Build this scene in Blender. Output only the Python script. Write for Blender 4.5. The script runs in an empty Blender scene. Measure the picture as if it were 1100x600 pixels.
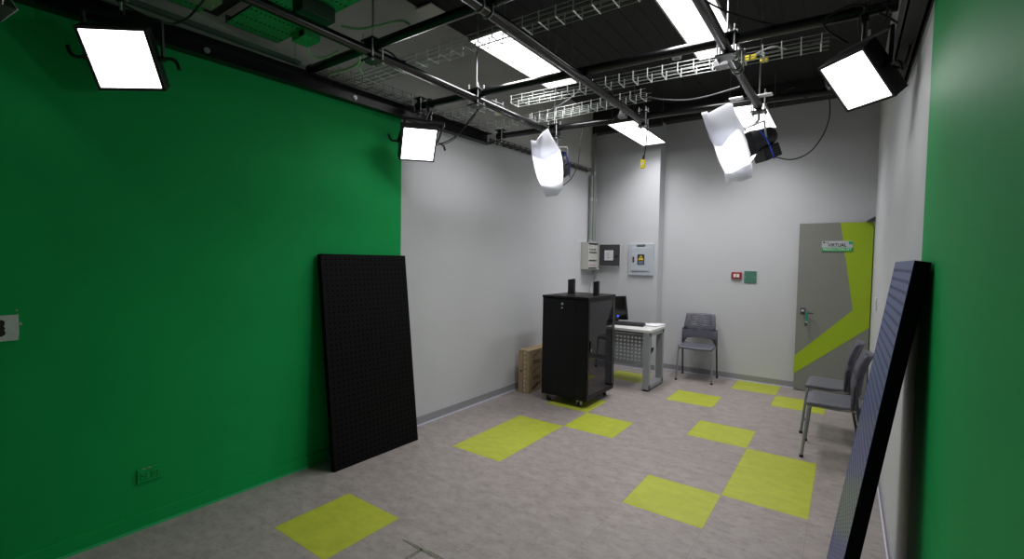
import bpy, bmesh, math, random
from mathutils import Vector, Matrix
random.seed(7)
SC = bpy.context.scene
COL = SC.collection
X0, XR, YB, YC, YF, ZC = -0.581, 2.882, 6.517, 6.30, -2.2, 3.82
XCOL = 0.43
V = Vector

# ------------------------------------------------------------------ camera
CAM = V((2.6383, -0.3579, 1.5617)); FPX = 501.68
yaw, pitch, roll = .6218, -.0403, .0159
cf = V((-math.sin(yaw)*math.cos(pitch), math.cos(yaw)*math.cos(pitch), math.sin(pitch)))
cr0 = cf.cross(V((0, 0, 1))).normalized(); cu0 = cr0.cross(cf)
cr = math.cos(roll)*cr0 + math.sin(roll)*cu0
cu = -math.sin(roll)*cr0 + math.cos(roll)*cu0
cd = bpy.data.cameras.new('camera'); cam = bpy.data.objects.new('camera', cd); COL.objects.link(cam)
cd.sensor_width = 36; cd.lens = FPX/1100*36; cd.clip_start = .02; cd.clip_end = 60
M = Matrix((cr, cu, -cf)).transposed().to_4x4(); M.translation = CAM
cam.matrix_world = M; SC.camera = cam

def on(px, py, ax, val):                       # where the sight line of a measured point meets a real plane
    v = cf + (px-550)/FPX*cr + (300-py)/FPX*cu
    return CAM + v*((val-CAM[ax])/v[ax])
def onp(px, py, P0, n):
    v = cf + (px-550)/FPX*cr + (300-py)/FPX*cu
    return CAM + v*((V(P0)-CAM).dot(V(n))/v.dot(V(n)))

# ------------------------------------------------------------------ materials
def srgb(c):
    return tuple(((x/255)/12.92 if x/255 <= .04045 else ((x/255+.055)/1.055)**2.4) for x in c)+(1,)
def mat(name, col, rough=.5, metal=0, spec=.5, noise=0, scale=8, bump=0, emit=0, bscale=None, coat=0):
    m = bpy.data.materials.new(name); m.use_nodes = True
    nt = m.node_tree; b = nt.nodes['Principled BSDF']
    c = srgb(col) if max(col) > 1.001 else tuple(col)+(1,)
    b.inputs['Base Color'].default_value = c
    b.inputs['Roughness'].default_value = rough
    b.inputs['Metallic'].default_value = metal
    b.inputs['Specular IOR Level'].default_value = spec
    b.inputs['Coat Weight'].default_value = coat
    tc = nt.nodes.new('ShaderNodeTexCoord')
    if noise or True:
        n = nt.nodes.new('ShaderNodeTexNoise'); n.inputs['Scale'].default_value = scale; n.inputs['Detail'].default_value = 5
        nt.links.new(tc.outputs['Object'], n.inputs['Vector'])
        r = nt.nodes.new('ShaderNodeMixRGB'); r.blend_type = 'MULTIPLY'; r.inputs['Fac'].default_value = 1
        mr = nt.nodes.new('ShaderNodeMapRange'); mr.inputs['From Min'].default_value = .3; mr.inputs['From Max'].default_value = .7
        k = noise if noise else .03
        mr.inputs['To Min'].default_value = 1-k; mr.inputs['To Max'].default_value = 1+k*.4
        nt.links.new(n.outputs['Fac'], mr.inputs['Value'])
        r.inputs['Color1'].default_value = c
        nt.links.new(mr.outputs['Result'], r.inputs['Color2'])
        nt.links.new(r.outputs['Color'], b.inputs['Base Color'])
    if bump:
        n2 = nt.nodes.new('ShaderNodeTexNoise'); n2.inputs['Scale'].default_value = bscale or 120; n2.inputs['Detail'].default_value = 3
        nt.links.new(tc.outputs['Object'], n2.inputs['Vector'])
        bp = nt.nodes.new('ShaderNodeBump'); bp.inputs['Strength'].default_value = bump; bp.inputs['Distance'].default_value = .004
        nt.links.new(n2.outputs['Fac'], bp.inputs['Height']); nt.links.new(bp.outputs['Normal'], b.inputs['Normal'])
    if emit:
        b.inputs['Emission Color'].default_value = (1, .985, 1, 1); b.inputs['Emission Strength'].default_value = emit
    return m

E_CEIL, E_SOFT, E_LENS = 3.5, 4.5, 60.0
P_CEIL, P_SOFT = 17.0, 4.2
m_white = mat('white_wall_paint', (.59, .60, .625), .6, noise=.04, scale=1.3, bump=.05)
m_greywall = mat('grey_upper_wall', (.62, .62, .59), .7, noise=.06, scale=2)
m_green = mat('chroma_green_paint', (.010, .40, .098), .6, spec=.12, noise=.06, scale=2.5, bump=.08)
m_green2 = mat('green_gloss_trim', (.03, .55, .19), .35, noise=.04)
m_base = mat('grey_baseboard', (150, 150, 155), .5)
m_basestrip = mat('pale_joint_strip', (215, 215, 235), .5)
m_ceil = mat('dark_ceiling', (.016, .0155, .0155), .8, noise=.15, scale=3)
m_darkbeam = mat('dark_ceiling_beam', (.022, .022, .022), .7)
m_black = mat('black_satin_steel', (.008, .008, .0085), .38, spec=.6)
m_pipe = mat('black_painted_pipe', (.005, .005, .006), .24, spec=.6)
m_beam = mat('black_beam_enamel', (.006, .006, .0075), .30, spec=.35)
m_blackmat = mat('matt_black', (.006, .006, .0065), .6)
m_void2 = mat('dark_green_enamel', (.012, .035, .022), .5)
m_void = mat('black_lining', (.0015, .0015, .0015), .9, spec=.05)
m_plastic = mat('dark_slate_plastic', (.105, .105, .135), .45, noise=.05, scale=30)
m_seatpl = mat('slate_grey_plastic', (.12, .12, .15), .42, noise=.05, scale=30)
m_legg = mat('grey_tube_steel', (.30, .31, .33), .35, metal=.5)
m_zinc = mat('zinc_wire', (.70, .72, .70), .35, metal=.45)
m_zincd = mat('dull_zinc', (.36, .39, .37), .45, metal=.5)
m_rod = mat('threaded_rod_zinc', (.55, .57, .58), .35, metal=.8)
m_cable = mat('black_cable', (.008, .008, .009), .45)
m_gcable = mat('cable_green_bounce', (.42, .75, .40), .5)  # green light bounced off the wall is mixed into this cable colour
m_rack = mat('black_rack_steel', (.0045, .0045, .0055), .42, spec=.28, bump=.04, bscale=300)
m_rackin = mat('rack_interior', (.012, .012, .013), .6)
m_chrome = mat('chrome', (.75, .75, .76), .2, metal=1)
m_card = mat('kraft_cardboard', (.40, .29, .165), .8, noise=.12, scale=14)
m_cardtape = mat('white_print', (.62, .60, .56), .6)
m_ink = mat('black_ink', (.015, .014, .014), .7)
m_deskm = mat('grey_desk_steel', (.33, .35, .37), .45)
m_desktop = mat('white_laminate', (.72, .72, .70), .35)
m_perfg = mat('galvanised_green_bounce', (.03, .50, .14), .45, noise=.35, scale=45)  # bare galvanised metal, the wall's green bounce put into its base colour
m_perfe = mat('pale_zinc_edge', (.09, .13, .12), .45, metal=.3)
m_board = mat('black_perforated_steel', (.0036, .0036, .004), .6, spec=.12)
m_boardrefl = mat('black_steel_blue_reflection', (.035, .06, .24), .32, spec=.75)  # black board, its blue reflection painted into base colour and specular tint
m_boardrefl.node_tree.nodes['Principled BSDF'].inputs['Specular Tint'].default_value = (.55, .7, 1, 1)
m_boardside = mat('black_board_edge', (.004, .004, .0045), .75, spec=.1)
m_elec = mat('pale_grey_enamel', (.50, .54, .60), .4)
m_elec2 = mat('off_white_enamel', (.58, .59, .55), .4)
m_slate = mat('dark_slate_enamel', (.05, .05, .06), .45)
m_paper = mat('paper', (.80, .80, .84), .7)
m_yellow = mat('yellow_plastic', (.85, .70, .02), .45)
m_yellow2 = mat('warning_yellow', (.85, .58, .02), .5)
m_red = mat('red_plastic', (.30, .02, .02), .4)
m_teal = mat('teal_green_plate', (.07, .22, .16), .5, noise=.3, scale=120)
m_doorg = mat('grey_green_door_paint', (.235, .245, .215), .5, noise=.04, scale=2)
m_lime = mat('lime_paint', (.35, .50, .012), .5, noise=.03, scale=3)
m_blue = mat('blue_strap', (.01, .06, .55), .5)
m_white2 = mat('white_plastic', (.78, .78, .78), .4)
m_signgreen = mat('sign_green', (.02, .42, .12), .5)
m_signface = mat('sign_silver', (.55, .56, .60), .4)
m_tape = mat('worn_tape_residue', (.22, .22, .165), .85, noise=.75, scale=110)
m_soil = mat('dirty_gap', (.05, .05, .035), .9, noise=.4, scale=80)
m_led = mat('led_diffuser', (.9, .9, .9), .5, emit=E_CEIL)
m_soft = mat('studio_led_diffuser', (.9, .9, .9), .5, emit=E_SOFT)
m_lens = mat('lamp_lens', (.9, .9, .9), .5, emit=E_LENS)
m_frame = mat('pale_lamp_frame', (.45, .46, .44), .4)
m_screen = mat('black_screen', (.006, .006, .007), .15)
m_bluel = mat('blue_indicator', (.05, .1, .9), .4, emit=1.2)
m_bluel.node_tree.nodes['Principled BSDF'].inputs['Emission Color'].default_value = (.05, .15, 1, 1)

def mat_glass():
    m = bpy.data.materials.new('smoked_glass'); m.use_nodes = True
    nt = m.node_tree; nt.nodes.clear()
    o = nt.nodes.new('ShaderNodeOutputMaterial'); mx = nt.nodes.new('ShaderNodeMixShader')
    t = nt.nodes.new('ShaderNodeBsdfTransparent'); t.inputs['Color'].default_value = (.32, .32, .34, 1)
    g = nt.nodes.new('ShaderNodeBsdfGlossy'); g.inputs['Roughness'].default_value = .03; g.inputs['Color'].default_value = (.8, .8, .85, 1)
    f = nt.nodes.new('ShaderNodeFresnel'); f.inputs['IOR'].default_value = 1.75
    nt.links.new(f.outputs[0], mx.inputs[0]); nt.links.new(t.outputs[0], mx.inputs[1]); nt.links.new(g.outputs[0], mx.inputs[2])
    nt.links.new(mx.outputs[0], o.inputs[0]); return m
m_glass = mat_glass()
def mat_diff():
    m = bpy.data.materials.new('diffusion_paper'); m.use_nodes = True
    nt = m.node_tree; nt.nodes.clear()
    o = nt.nodes.new('ShaderNodeOutputMaterial'); mx = nt.nodes.new('ShaderNodeMixShader'); mx.inputs[0].default_value = .5
    t = nt.nodes.new('ShaderNodeBsdfTranslucent'); t.inputs['Color'].default_value = (.82, .83, .88, 1)
    d = nt.nodes.new('ShaderNodeBsdfDiffuse'); d.inputs['Color'].default_value = (.82, .83, .86, 1)
    nt.links.new(d.outputs[0], mx.inputs[1]); nt.links.new(t.outputs[0], mx.inputs[2]); nt.links.new(mx.outputs[0], o.inputs[0]); return m
m_diff = mat_diff()

def mat_floor(name, base, var, lime):
    m = bpy.data.materials.new(name); m.use_nodes = True
    nt = m.node_tree; b = nt.nodes['Principled BSDF']; L = nt.links.new
    b.inputs['Roughness'].default_value = .42; b.inputs['Specular IOR Level'].default_value = .35
    tc = nt.nodes.new('ShaderNodeTexCoord')
    mp = nt.nodes.new('ShaderNodeMapping'); mp.inputs['Scale'].default_value = (1.0, 1.6, 1); L(tc.outputs['Object'], mp.inputs['Vector'])
    n1 = nt.nodes.new('ShaderNodeTexNoise'); n1.inputs['Scale'].default_value = 8; n1.inputs['Detail'].default_value = 9; n1.inputs['Roughness'].default_value = .68
    L(mp.outputs[0], n1.inputs['Vector'])
    r = nt.nodes.new('ShaderNodeValToRGB'); e = r.color_ramp.elements
    e[0].position = .3; e[0].color = tuple(x*(1-var) for x in base)+(1,)
    e[1].position = .68; e[1].color = tuple(min(1, x*(1+var*.7)) for x in base)+(1,)
    L(n1.outputs['Fac'], r.inputs['Fac'])
    # small dark specks
    n2 = nt.nodes.new('ShaderNodeTexNoise'); n2.inputs['Scale'].default_value = 20; n2.inputs['Detail'].default_value = 6; n2.inputs['Roughness'].default_value = .7
    L(mp.outputs[0], n2.inputs['Vector'])
    mr = nt.nodes.new('ShaderNodeMapRange'); mr.inputs['From Min'].default_value = .30; mr.inputs['From Max'].default_value = .47
    mr.inputs['To Min'].default_value = .66 if not lime else .93; mr.inputs['To Max'].default_value = 1
    L(n2.outputs['Fac'], mr.inputs['Value'])
    mu = nt.nodes.new('ShaderNodeMixRGB'); mu.blend_type = 'MULTIPLY'; mu.inputs['Fac'].default_value = 1
    L(r.outputs[0], mu.inputs['Color1']); L(mr.outputs[0], mu.inputs['Color2'])
    # tile seams every half metre
    sx = nt.nodes.new('ShaderNodeSeparateXYZ'); L(tc.outputs['Object'], sx.inputs[0])
    def seam(out):
        d = nt.nodes.new('ShaderNodeMath'); d.operation = 'PINGPONG'; d.inputs[1].default_value = .25; L(out, d.inputs[0])
        g = nt.nodes.new('ShaderNodeMath'); g.operation = 'LESS_THAN'; g.inputs[1].default_value = .0014; 
        L(d.outputs[0], g.inputs[0]); return g
    # pingpong(v,.25) reaches 0 at multiples of .5
    gx, gy = seam(sx.outputs[0]), seam(sx.outputs[1])
    mxm = nt.nodes.new('ShaderNodeMath'); mxm.operation = 'MAXIMUM'; L(gx.outputs[0], mxm.inputs[0]); L(gy.outputs[0], mxm.inputs[1])
    fk = nt.nodes.new('ShaderNodeMath'); fk.operation = 'MULTIPLY'; fk.inputs[1].default_value = .5; L(mxm.outputs[0], fk.inputs[0])
    sm = nt.nodes.new('ShaderNodeMixRGB'); L(fk.outputs[0], sm.inputs['Fac']); L(mu.outputs[0], sm.inputs['Color1'])
    sm.inputs['Color2'].default_value = tuple(x*.45 for x in base)+(1,)
    L(sm.outputs[0], b.inputs['Base Color'])
    bp = nt.nodes.new('ShaderNodeBump'); bp.inputs['Strength'].default_value = .12; bp.inputs['Distance'].default_value = .003
    L(n2.outputs['Fac'], bp.inputs['Height']); L(bp.outputs[0], b.inputs['Normal'])
    return m
m_floor = mat_floor('grey_stone_vinyl', (.325, .290, .275), .22, False)
m_flime = mat_floor('lime_vinyl', (.42, .465, .045), .14, True)

# ------------------------------------------------------------------ mesh builder
class MB:
    def __init__(s): s.v = []; s.f = []; s.m = []
    def add(s, vs, fs, mi=0):
        o = len(s.v); s.v += [tuple(v) for v in vs]; s.f += [[o+i for i in f] for f in fs]; s.m += [mi]*len(fs); return s
    def box(s, c, size, R=None, mi=0):
        c = V(c); h = V(size)/2; R = R or Matrix.Identity(3)
        vs = [c+R@V((sx*h.x, sy*h.y, sz*h.z)) for sx in (-1, 1) for sy in (-1, 1) for sz in (-1, 1)]
        return s.add(vs, [(0, 1, 3, 2), (4, 6, 7, 5), (0, 4, 5, 1), (2, 3, 7, 6), (0, 2, 6, 4), (1, 5, 7, 3)], mi)
    def bb(s, a, b, mi=0):
        a, b = V(a), V(b); return s.box((a+b)/2, [abs(x) for x in (b-a)], mi=mi)
    def tube(s, pts, r, seg=8, mi=0, closed=False, rs=None):
        pts = [V(p) for p in pts]; n = len(pts); rings = []; pu = None
        for i, p in enumerate(pts):
            a = pts[i-1] if (i > 0 or closed) else p; b = pts[(i+1) % n] if (i < n-1 or closed) else p
            t = (b-a).normalized()
            if t.length < 1e-6: t = V((0, 0, 1))
            if pu is None:
                pu = t.orthogonal().normalized()
            pu = (pu - t*pu.dot(t))
            pu = pu.normalized() if pu.length > 1e-5 else t.orthogonal().normalized()
            w = t.cross(pu); rr = rs[i] if rs else r
            rings.append([p+rr*(math.cos(2*math.pi*k/seg)*pu+math.sin(2*math.pi*k/seg)*w) for k in range(seg)])
        vs = [v for g in rings for v in g]; fs = []
        m = n if closed else n-1
        for i in range(m):
            j = (i+1) % n
            for k in range(seg):
                k2 = (k+1) % seg; fs.append((i*seg+k, i*seg+k2, j*seg+k2, j*seg+k))
        if not closed:
            fs.append(tuple(range(seg))[::-1]); fs.append(tuple((n-1)*seg+k for k in range(seg)))
        return s.add(vs, fs, mi)
    def cyl(s, a, b, r, seg=16, mi=0): return s.tube([a, b], r, seg, mi)
    def prism(s, poly, d, mi=0):                 # poly: 3d points, d: thickness vector
        n = len(poly); d = V(d); vs = [V(p) for p in poly]+[V(p)+d for p in poly]
        fs = [tuple(range(n))[::-1], tuple(range(n, 2*n))]+[(i, (i+1) % n, n+(i+1) % n, n+i) for i in range(n)]
        return s.add(vs, fs, mi)
    def perf(s, O, U, W, pu, pw, nu, nw, r, mi=0, seg=8, marg=(0, 0)):
        # sheet of nu x nw cells with a round hole in each, origin O, unit dirs U, W
        O, U, W = V(O), V(U).normalized(), V(W).normalized()
        for i in range(nu):
            for j in range(nw):
                c = O+U*((i+.5)*pu)+W*((j+.5)*pw)
                outer = []; inner = []
                for k in range(8):
                    a = 2*math.pi*k/8; ca, sa = math.cos(a), math.sin(a)
                    q = max(abs(ca), abs(sa)); outer.append(c+U*(ca/q*pu/2)+W*(sa/q*pw/2)); inner.append(c+(U*ca+W*sa)*r)
                s.add(outer+inner, [(k, (k+1) % 8, 8+(k+1) % 8, 8+k) for k in range(8)], mi)
        return s
    def split(s, name, mats, parent=None, bevel=0, smooth=False, label=None):
        # every loose piece becomes a part of its own
        out = []; n = len(s.v); par = list(range(n))
        def root(i):
            while par[i] != i: par[i] = par[par[i]]; i = par[i]
            return i
        for f in s.f:
            for k in f[1:]: par[root(k)] = root(f[0])
        gr = {}
        for f, mi in zip(s.f, s.m): gr.setdefault(root(f[0]), []).append((f, mi))
        for fs in gr.values():
            ids = sorted({i for f, _ in fs for i in f}); mp = {i: k for k, i in enumerate(ids)}
            q_ = MB(); q_.add([s.v[i] for i in ids], [[mp[i] for i in f] for f, _ in fs]); q_.m = [mi for _, mi in fs]
            out.append(q_.build(name, mats, parent, bevel, smooth))
        return out
    def build(s, name, mats, parent=None, bevel=0, smooth=False, solid=0, origin=None, seg=2):
        me = bpy.data.meshes.new(name)
        vs = s.v
        if origin is not None: vs = [tuple(V(v)-V(origin)) for v in vs]
        me.from_pydata(vs, [], s.f)
        if not isinstance(mats, (list, tuple)): mats = [mats]
        for m in mats: me.materials.append(m)
        for p, mi in zip(me.polygons, s.m): p.material_index = mi
        bm = bmesh.new(); bm.from_mesh(me); bmesh.ops.remove_doubles(bm, verts=bm.verts, dist=1e-5)
        bmesh.ops.recalc_face_normals(bm, faces=bm.faces); bm.to_mesh(me); bm.free()
        o = bpy.data.objects.new(name, me); COL.objects.link(o)
        if origin is not None: o.location = origin
        if parent is not None: o.parent = parent
        if smooth:
            for p in me.polygons: p.use_smooth = True
            try: me.set_sharp_from_angle(angle=math.radians(40))
            except Exception: pass
        if solid:
            k = o.modifiers.new('solid', 'SOLIDIFY'); k.thickness = solid; k.offset = 0
        if bevel:
            k = o.modifiers.new('bevel', 'BEVEL'); k.width = bevel; k.segments = seg; k.limit_method = 'ANGLE'; k.angle_limit = math.radians(40)
        return o

def tag(o, label=None, cat=None, group=None, kind=None):
    if label: o['label'] = label
    if cat: o['category'] = cat
    if group: o['group'] = group
    if kind: o['kind'] = kind
    return o
def thing(name, label, cat, loc, group=None, rz=0):
    o = bpy.data.objects.new(name, None); COL.objects.link(o); o.location = loc; o.rotation_euler = (0, 0, rz)
    o.empty_display_size = .05
    return tag(o, label, cat, group)
def dup(o, loc, label, rz=None):
    c = o.copy(); COL.objects.link(c); c.location = loc
    if rz is not None: c.rotation_euler = (0, 0, rz)
    c['label'] = label
    for ch in o.children:
        d = ch.copy(); COL.objects.link(d); d.parent = c
        for g in ch.children:
            e = g.copy(); COL.objects.link(e); e.parent = d
    return c
def panel_lamp(parent, center, X, n, w, h, power, spread):
    ld = bpy.data.lights.new('panel_lamp', 'AREA'); ld.shape = 'RECTANGLE'; ld.size = w; ld.size_y = h; ld.energy = power
    ld.spread = math.radians(spread); ld.color = (1, .985, .99)
    o = bpy.data.objects.new('panel_lamp', ld); COL.objects.link(o); X, n = V(X), V(n); Z = -n; Y = Z.cross(X)
    m_ = Matrix((X, Y, Z)).transposed().to_4x4(); m_.translation = center; o.parent = parent; o.matrix_local = m_; return o
def struct(o): o['kind'] = 'structure'; return o
def spline(pts, n=8):
    P = [V(p) for p in pts]; P = [P[0]]+P+[P[-1]]; out = []
    for i in range(1, len(P)-2):
        a, b, c, d = P[i-1:i+3]
        for k in range(n):
            t = k/n; out.append(.5*((2*b)+(c-a)*t+(2*a-5*b+4*c-d)*t*t+(3*b-a-3*c+d)*t**3))
    out.append(P[-2]); return out
def text_mesh(txt, size, name, m, parent, center, X, Y, extrude=.0006, width=None):
    cu_ = bpy.data.curves.new(name, 'FONT'); cu_.body = txt; cu_.size = size; cu_.align_x = 'CENTER'; cu_.align_y = 'CENTER'; cu_.extrude = extrude
    cu_.offset = size*.012
    t = bpy.data.objects.new(name, cu_); COL.objects.link(t)
    dg = bpy.context.evaluated_depsgraph_get(); me = bpy.data.meshes.new_from_object(t.evaluated_get(dg))
    bpy.data.objects.remove(t)
    X, Y = V(X), V(Y); Z = X.cross(Y)
    xs = [v.co.x for v in me.vertices]; k = width/(max(xs)-min(xs)) if width else 1
    for v in me.vertices: v.co = V(center)+X*v.co.x*k+Y*v.co.y+Z*v.co.z
    me.materials.clear(); me.materials.append(m)
    o = bpy.data.objects.new(name, me); COL.objects.link(o); o.parent = parent; return o

# ------------------------------------------------------------------ room shell
LIME = {(0, 2), (0, 5), (0, 6), (1, 7), (0, 8), (2, 10), (3, 8), (4, 6), (4, 7), (3, 5), (3, 12), (4, 11), (0, 11)}
xs = [X0]+[i*.5 for i in range(-1, 6)]+[XR]; ys = [YF]+[i*.5 for i in range(-4, 14)]+[YB]
b = MB()
for i in range(len(xs)-1):
    for j in range(len(ys)-1):
        c = (math.floor((xs[i]+xs[i+1])), math.floor((ys[j]+ys[j+1])))
        b.add([(xs[i], ys[j], 0), (xs[i+1], ys[j], 0), (xs[i+1], ys[j+1], 0), (xs[i], ys[j+1], 0)], [(0, 1, 2, 3)], 1 if c in LIME else 0)
b.bb((X0-.2, YF-.2, -.12), (XR+.2, YB+.2, -.02))
struct(b.build('floor', [m_floor, m_flime]))
YG, YG2, ZG = 2.436, 2.148, 2.86
# left wall: green below the truss up to YG, white after, grey above it
b = MB()
for (a, c, d, e, mi) in ((YF, YG, 0, ZG, 1), (YG, YB, 0, ZG, 0), (YF, YB, ZG, ZC, 2)):
    b.add([(X0, a, d), (X0, c, d), (X0, c, e), (X0, a, e)], [(0, 1, 2, 3)], mi)
b.bb((X0-.2, YF-.2, -.02), (X0-.02, YB+.2, ZC+.1))
struct(b.build('wall_left', [m_white, m_green, m_greywall]))
b = MB()
for (a, c, d, e, mi) in ((YF, YG2, 0, 2.75, 1), (YG2, YB, 0, 2.75, 0), (YF, YB, 2.75, ZC, 2)):
    b.add([(XR, a, d), (XR, c, d), (XR, c, e), (XR, a, e)], [(0, 1, 2, 3)], mi)
b.bb((XR+.02, YF-.2, -.02), (XR+.2, YB+.2, ZC+.1))
struct(b.build('wall_right', [m_white, m_green, m_greywall]))
b = MB(); b.bb((X0, YB, 0), (XR, YB+.15, ZC+.1))
b.bb((X0, YC, 0), (XCOL, YB+.02, ZC))
struct(b.build('wall_back', m_white))
b = MB(); b.bb((X0, YF-.15, 0), (XR, YF, ZC+.1)); struct(b.build('wall_front', m_greywall))
b = MB(); b.bb((X0-.1, YF, ZC), (XR+.1, YB, ZC+.15))
for k in range(int((XR-X0)/.17)):                # shallow ribs of the metal deck
    b.bb((X0+.05+k*.17, YF, ZC-.004), (X0+.11+k*.17, YB, ZC+.001))
struct(b.build('ceiling', m_ceil))
b = MB(); b.bb((XCOL, YB-.16, 3.57), (XR, YB, ZC)); b.bb((X0, YC-.12, 3.50), (XCOL+.02, YC, ZC)); struct(b.build('trim_1', m_darkbeam))
b = MB(); b.bb((X0, .86, 3.04), (XR, .965, 3.16)); struct(b.build('trim_2', m_darkbeam))   # cross joist above the truss
# baseboards
def baseboard(name, a, c, nrm, m, m2=m_basestrip, h=.085):
    a, c, nrm = V(a), V(c), V(nrm); bb_ = MB()
    bb_.prism([a+V((0, 0, .012)), c+V((0, 0, .012)), c+V((0, 0, h)), a+V((0, 0, h))], nrm*.010, 0)
    bb_.prism([a, c, c+V((0, 0, .013)), a+V((0, 0, .013))], nrm*.016, 1)
    return struct(bb_.build(name, [m, m2]))
baseboard('baseboard_left', (X0, YF, 0), (X0, YG, 0), (1, 0, 0), m_green, m_green2)
baseboard('baseboard_left.001', (X0, YG, 0), (X0, YC, 0), (1, 0, 0), m_base)
baseboard('baseboard_back', (XCOL, YB, 0), (2.14, YB, 0), (0, -1, 0), m_base)
baseboard('baseboard_back.001', (X0, YC, 0), (XCOL, YC, 0), (0, -1, 0), m_base)
baseboard('baseboard_right', (XR, YG2, 0), (XR, YB, 0), (-1, 0, 0), m_base)
baseboard('baseboard_right.001', (XR, YF, 0), (XR, YG2, 0), (-1, 0, 0), m_green, m_green2)

# door: grey-green leaf with a lime band
DY = 6.44
door = MB(); door.bb((2.142, DY, .008), (2.872, DY+.045, 2.075))
door = struct(door.build('door_1', m_doorg, bevel=.002))
def dpt(px, py): p = on(px, py, 1, DY-.0012); return V((min(p.x, 2.872), DY-.0012, max(.02, min(p.z, 2.0745))))
b = MB(); b.prism([dpt(*q) for q in ((903, 239), (950, 238), (941, 352.5), (852, 401), (853, 382), (916, 333))], (0, .003, 0))
k = b.build('lime_band', m_lime, door)
b = MB(); b.bb((2.185, DY-.008, .965), (2.235, DY, 1.035))
b.box((2.21, DY-.009, 1.0), (.03, .004, .03), mi=1)
b.build('lock_plate', [m_slate, m_signface], door, bevel=.002)
b = MB(); b.cyl((2.215, DY, .985), (2.215, DY-.05, .985), .011); b.tube([(2.215, DY-.05, .985), (2.25, DY-.055, .983), (2.325, DY-.05, .975)], .008)
b.build('door_handle', m_slate, door, smooth=True)
b = MB(); b.tube([(2.252, DY-.062, .995), (2.256, DY-.07, .98), (2.262, DY-.066, .93)], .004)
for z0, z1, w in ((1.0, .90, .017), (.90, .855, .015)): b.box((2.257, DY-.066, (z0+z1)/2), (w*1.5, .004, z0-z1))
b.box((2.252, DY-.066, .838), (.026, .012, .035), mi=1); b.box((2.258, DY-.067, .87), (.02, .006, .01), mi=2)
t = b.build('key_lanyard', [mat('lanyard_green', (.0, .28, .17), .6), m_slate, m_white2], origin=(2.255, DY-.06, 1.0))
tag(t, 'green lanyard with keys hanging on the door handle', 'lanyard')
b = MB(); b.prism([(2.80, DY-.09, 2.078), (2.878, DY-.09, 2.078), (2.878, DY-.09, 2.13)], (0, .1, 0)); t = b.build('door_closer_bracket', m_slate, origin=(2.86, DY-.09, 2.08))
tag(t, 'small dark wedge bracket above the lime corner of the door', 'bracket')
# door sign
t = thing('door_sign', 'small silver and green sign reading VIRTUAL PRODUCTION SET on the door', 'sign', (2.532, DY-.006, 1.795))
b = MB(); b.bb((-.152, -.002, -.062), (.152, .004, .062)); b.build('sign_plate', m_signface, t)
b = MB(); b.bb((-.152, -.003, -.062), (.152, -.0015, -.016)); b.build('green_strip', m_signgreen, t)
text_mesh('VIRTUAL', .058, 'lettering', m_ink, t, (.0, -.003, .012), (1, 0, 0), (0, 0, 1), width=.185)
text_mesh('PRODUCTION SET', .036, 'lettering', m_white2, t, (0, -.004, -.038), (1, 0, 0), (0, 0, 1), width=.275)
b = MB(); b.bb((-.14, -.003, .036), (-.120, -.0015, .054)); b.bb((-.112, -.003, .04), (-.085, -.0015, .05), mi=1); b.bb((.112, -.003, .022), (.148, -.0015, .056), mi=1)
b.split('logo_mark', [m_ink, m_signgreen], t)

# ------------------------------------------------------------------ perforated boards
def board(name, label, m_face, m_edge, origin, lean, rz, hole):
    # local: stands on z=0, width along x, face towards -y, leans back (+y) by lean
    W_, H_, T_ = .80, 1.60, .045
    t = thing(name, label, 'board', origin, rz=rz)
    a = math.asin(lean/H_); R = Matrix.Rotation(-a, 3, 'X')
    def tr(mb): mb.v = [tuple(R@V(v)) for v in mb.v]; return mb
    fr = MB(); e = .02
    fr.bb((-W_/2, 0, 0), (-W_/2+.004, T_, H_)).bb((W_/2-.004, 0, 0), (W_/2, T_, H_)).bb((-W_/2, 0, 0), (W_/2, T_, .004)).bb((-W_/2, 0, H_-.004), (W_/2, T_, H_))
    fr.bb((-W_/2, T_-.004, 0), (W_/2, T_, H_))
    tr(fr).build('tray_body', m_edge, t)
    f = MB(); nu, nw = 19, 39; pu, pw = (W_-2*e)/nu, (H_-2*e)/nw
    f.perf((-W_/2+e, -.001, e), (1, 0, 0), (0, 0, 1), pu, pw, nu, nw, hole)
    f.bb((-W_/2, -.0015, 0), (-W_/2+e, .0005, H_)).bb((W_/2-e, -.0015, 0), (W_/2, .0005, H_)).bb((-W_/2, -.0015, 0), (W_/2, .0005, e)).bb((-W_/2, -.0015, H_-e), (W_/2, .0005, H_))
    tr(f).build('perforated_face', m_face, t)
    bk = MB(); bk.bb((-W_/2+.006, .012, .006), (W_/2-.006, .016, H_-.006)); tr(bk).build('backing', m_void, t)
    return t
# left board: face towards +x, leaning against the left wall
board('perforated_board', 'tall matt black perforated board leaning on the green wall', m_board, m_boardside, (-.334, 2.02, .001), .185, math.radians(90-1.0), .0068)
board('perforated_board', 'tall perforated board with blue sheen leaning on the right wall', m_boardrefl, m_boardside, (2.606, 2.2, .001), .225, math.radians(-90), .008)

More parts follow.
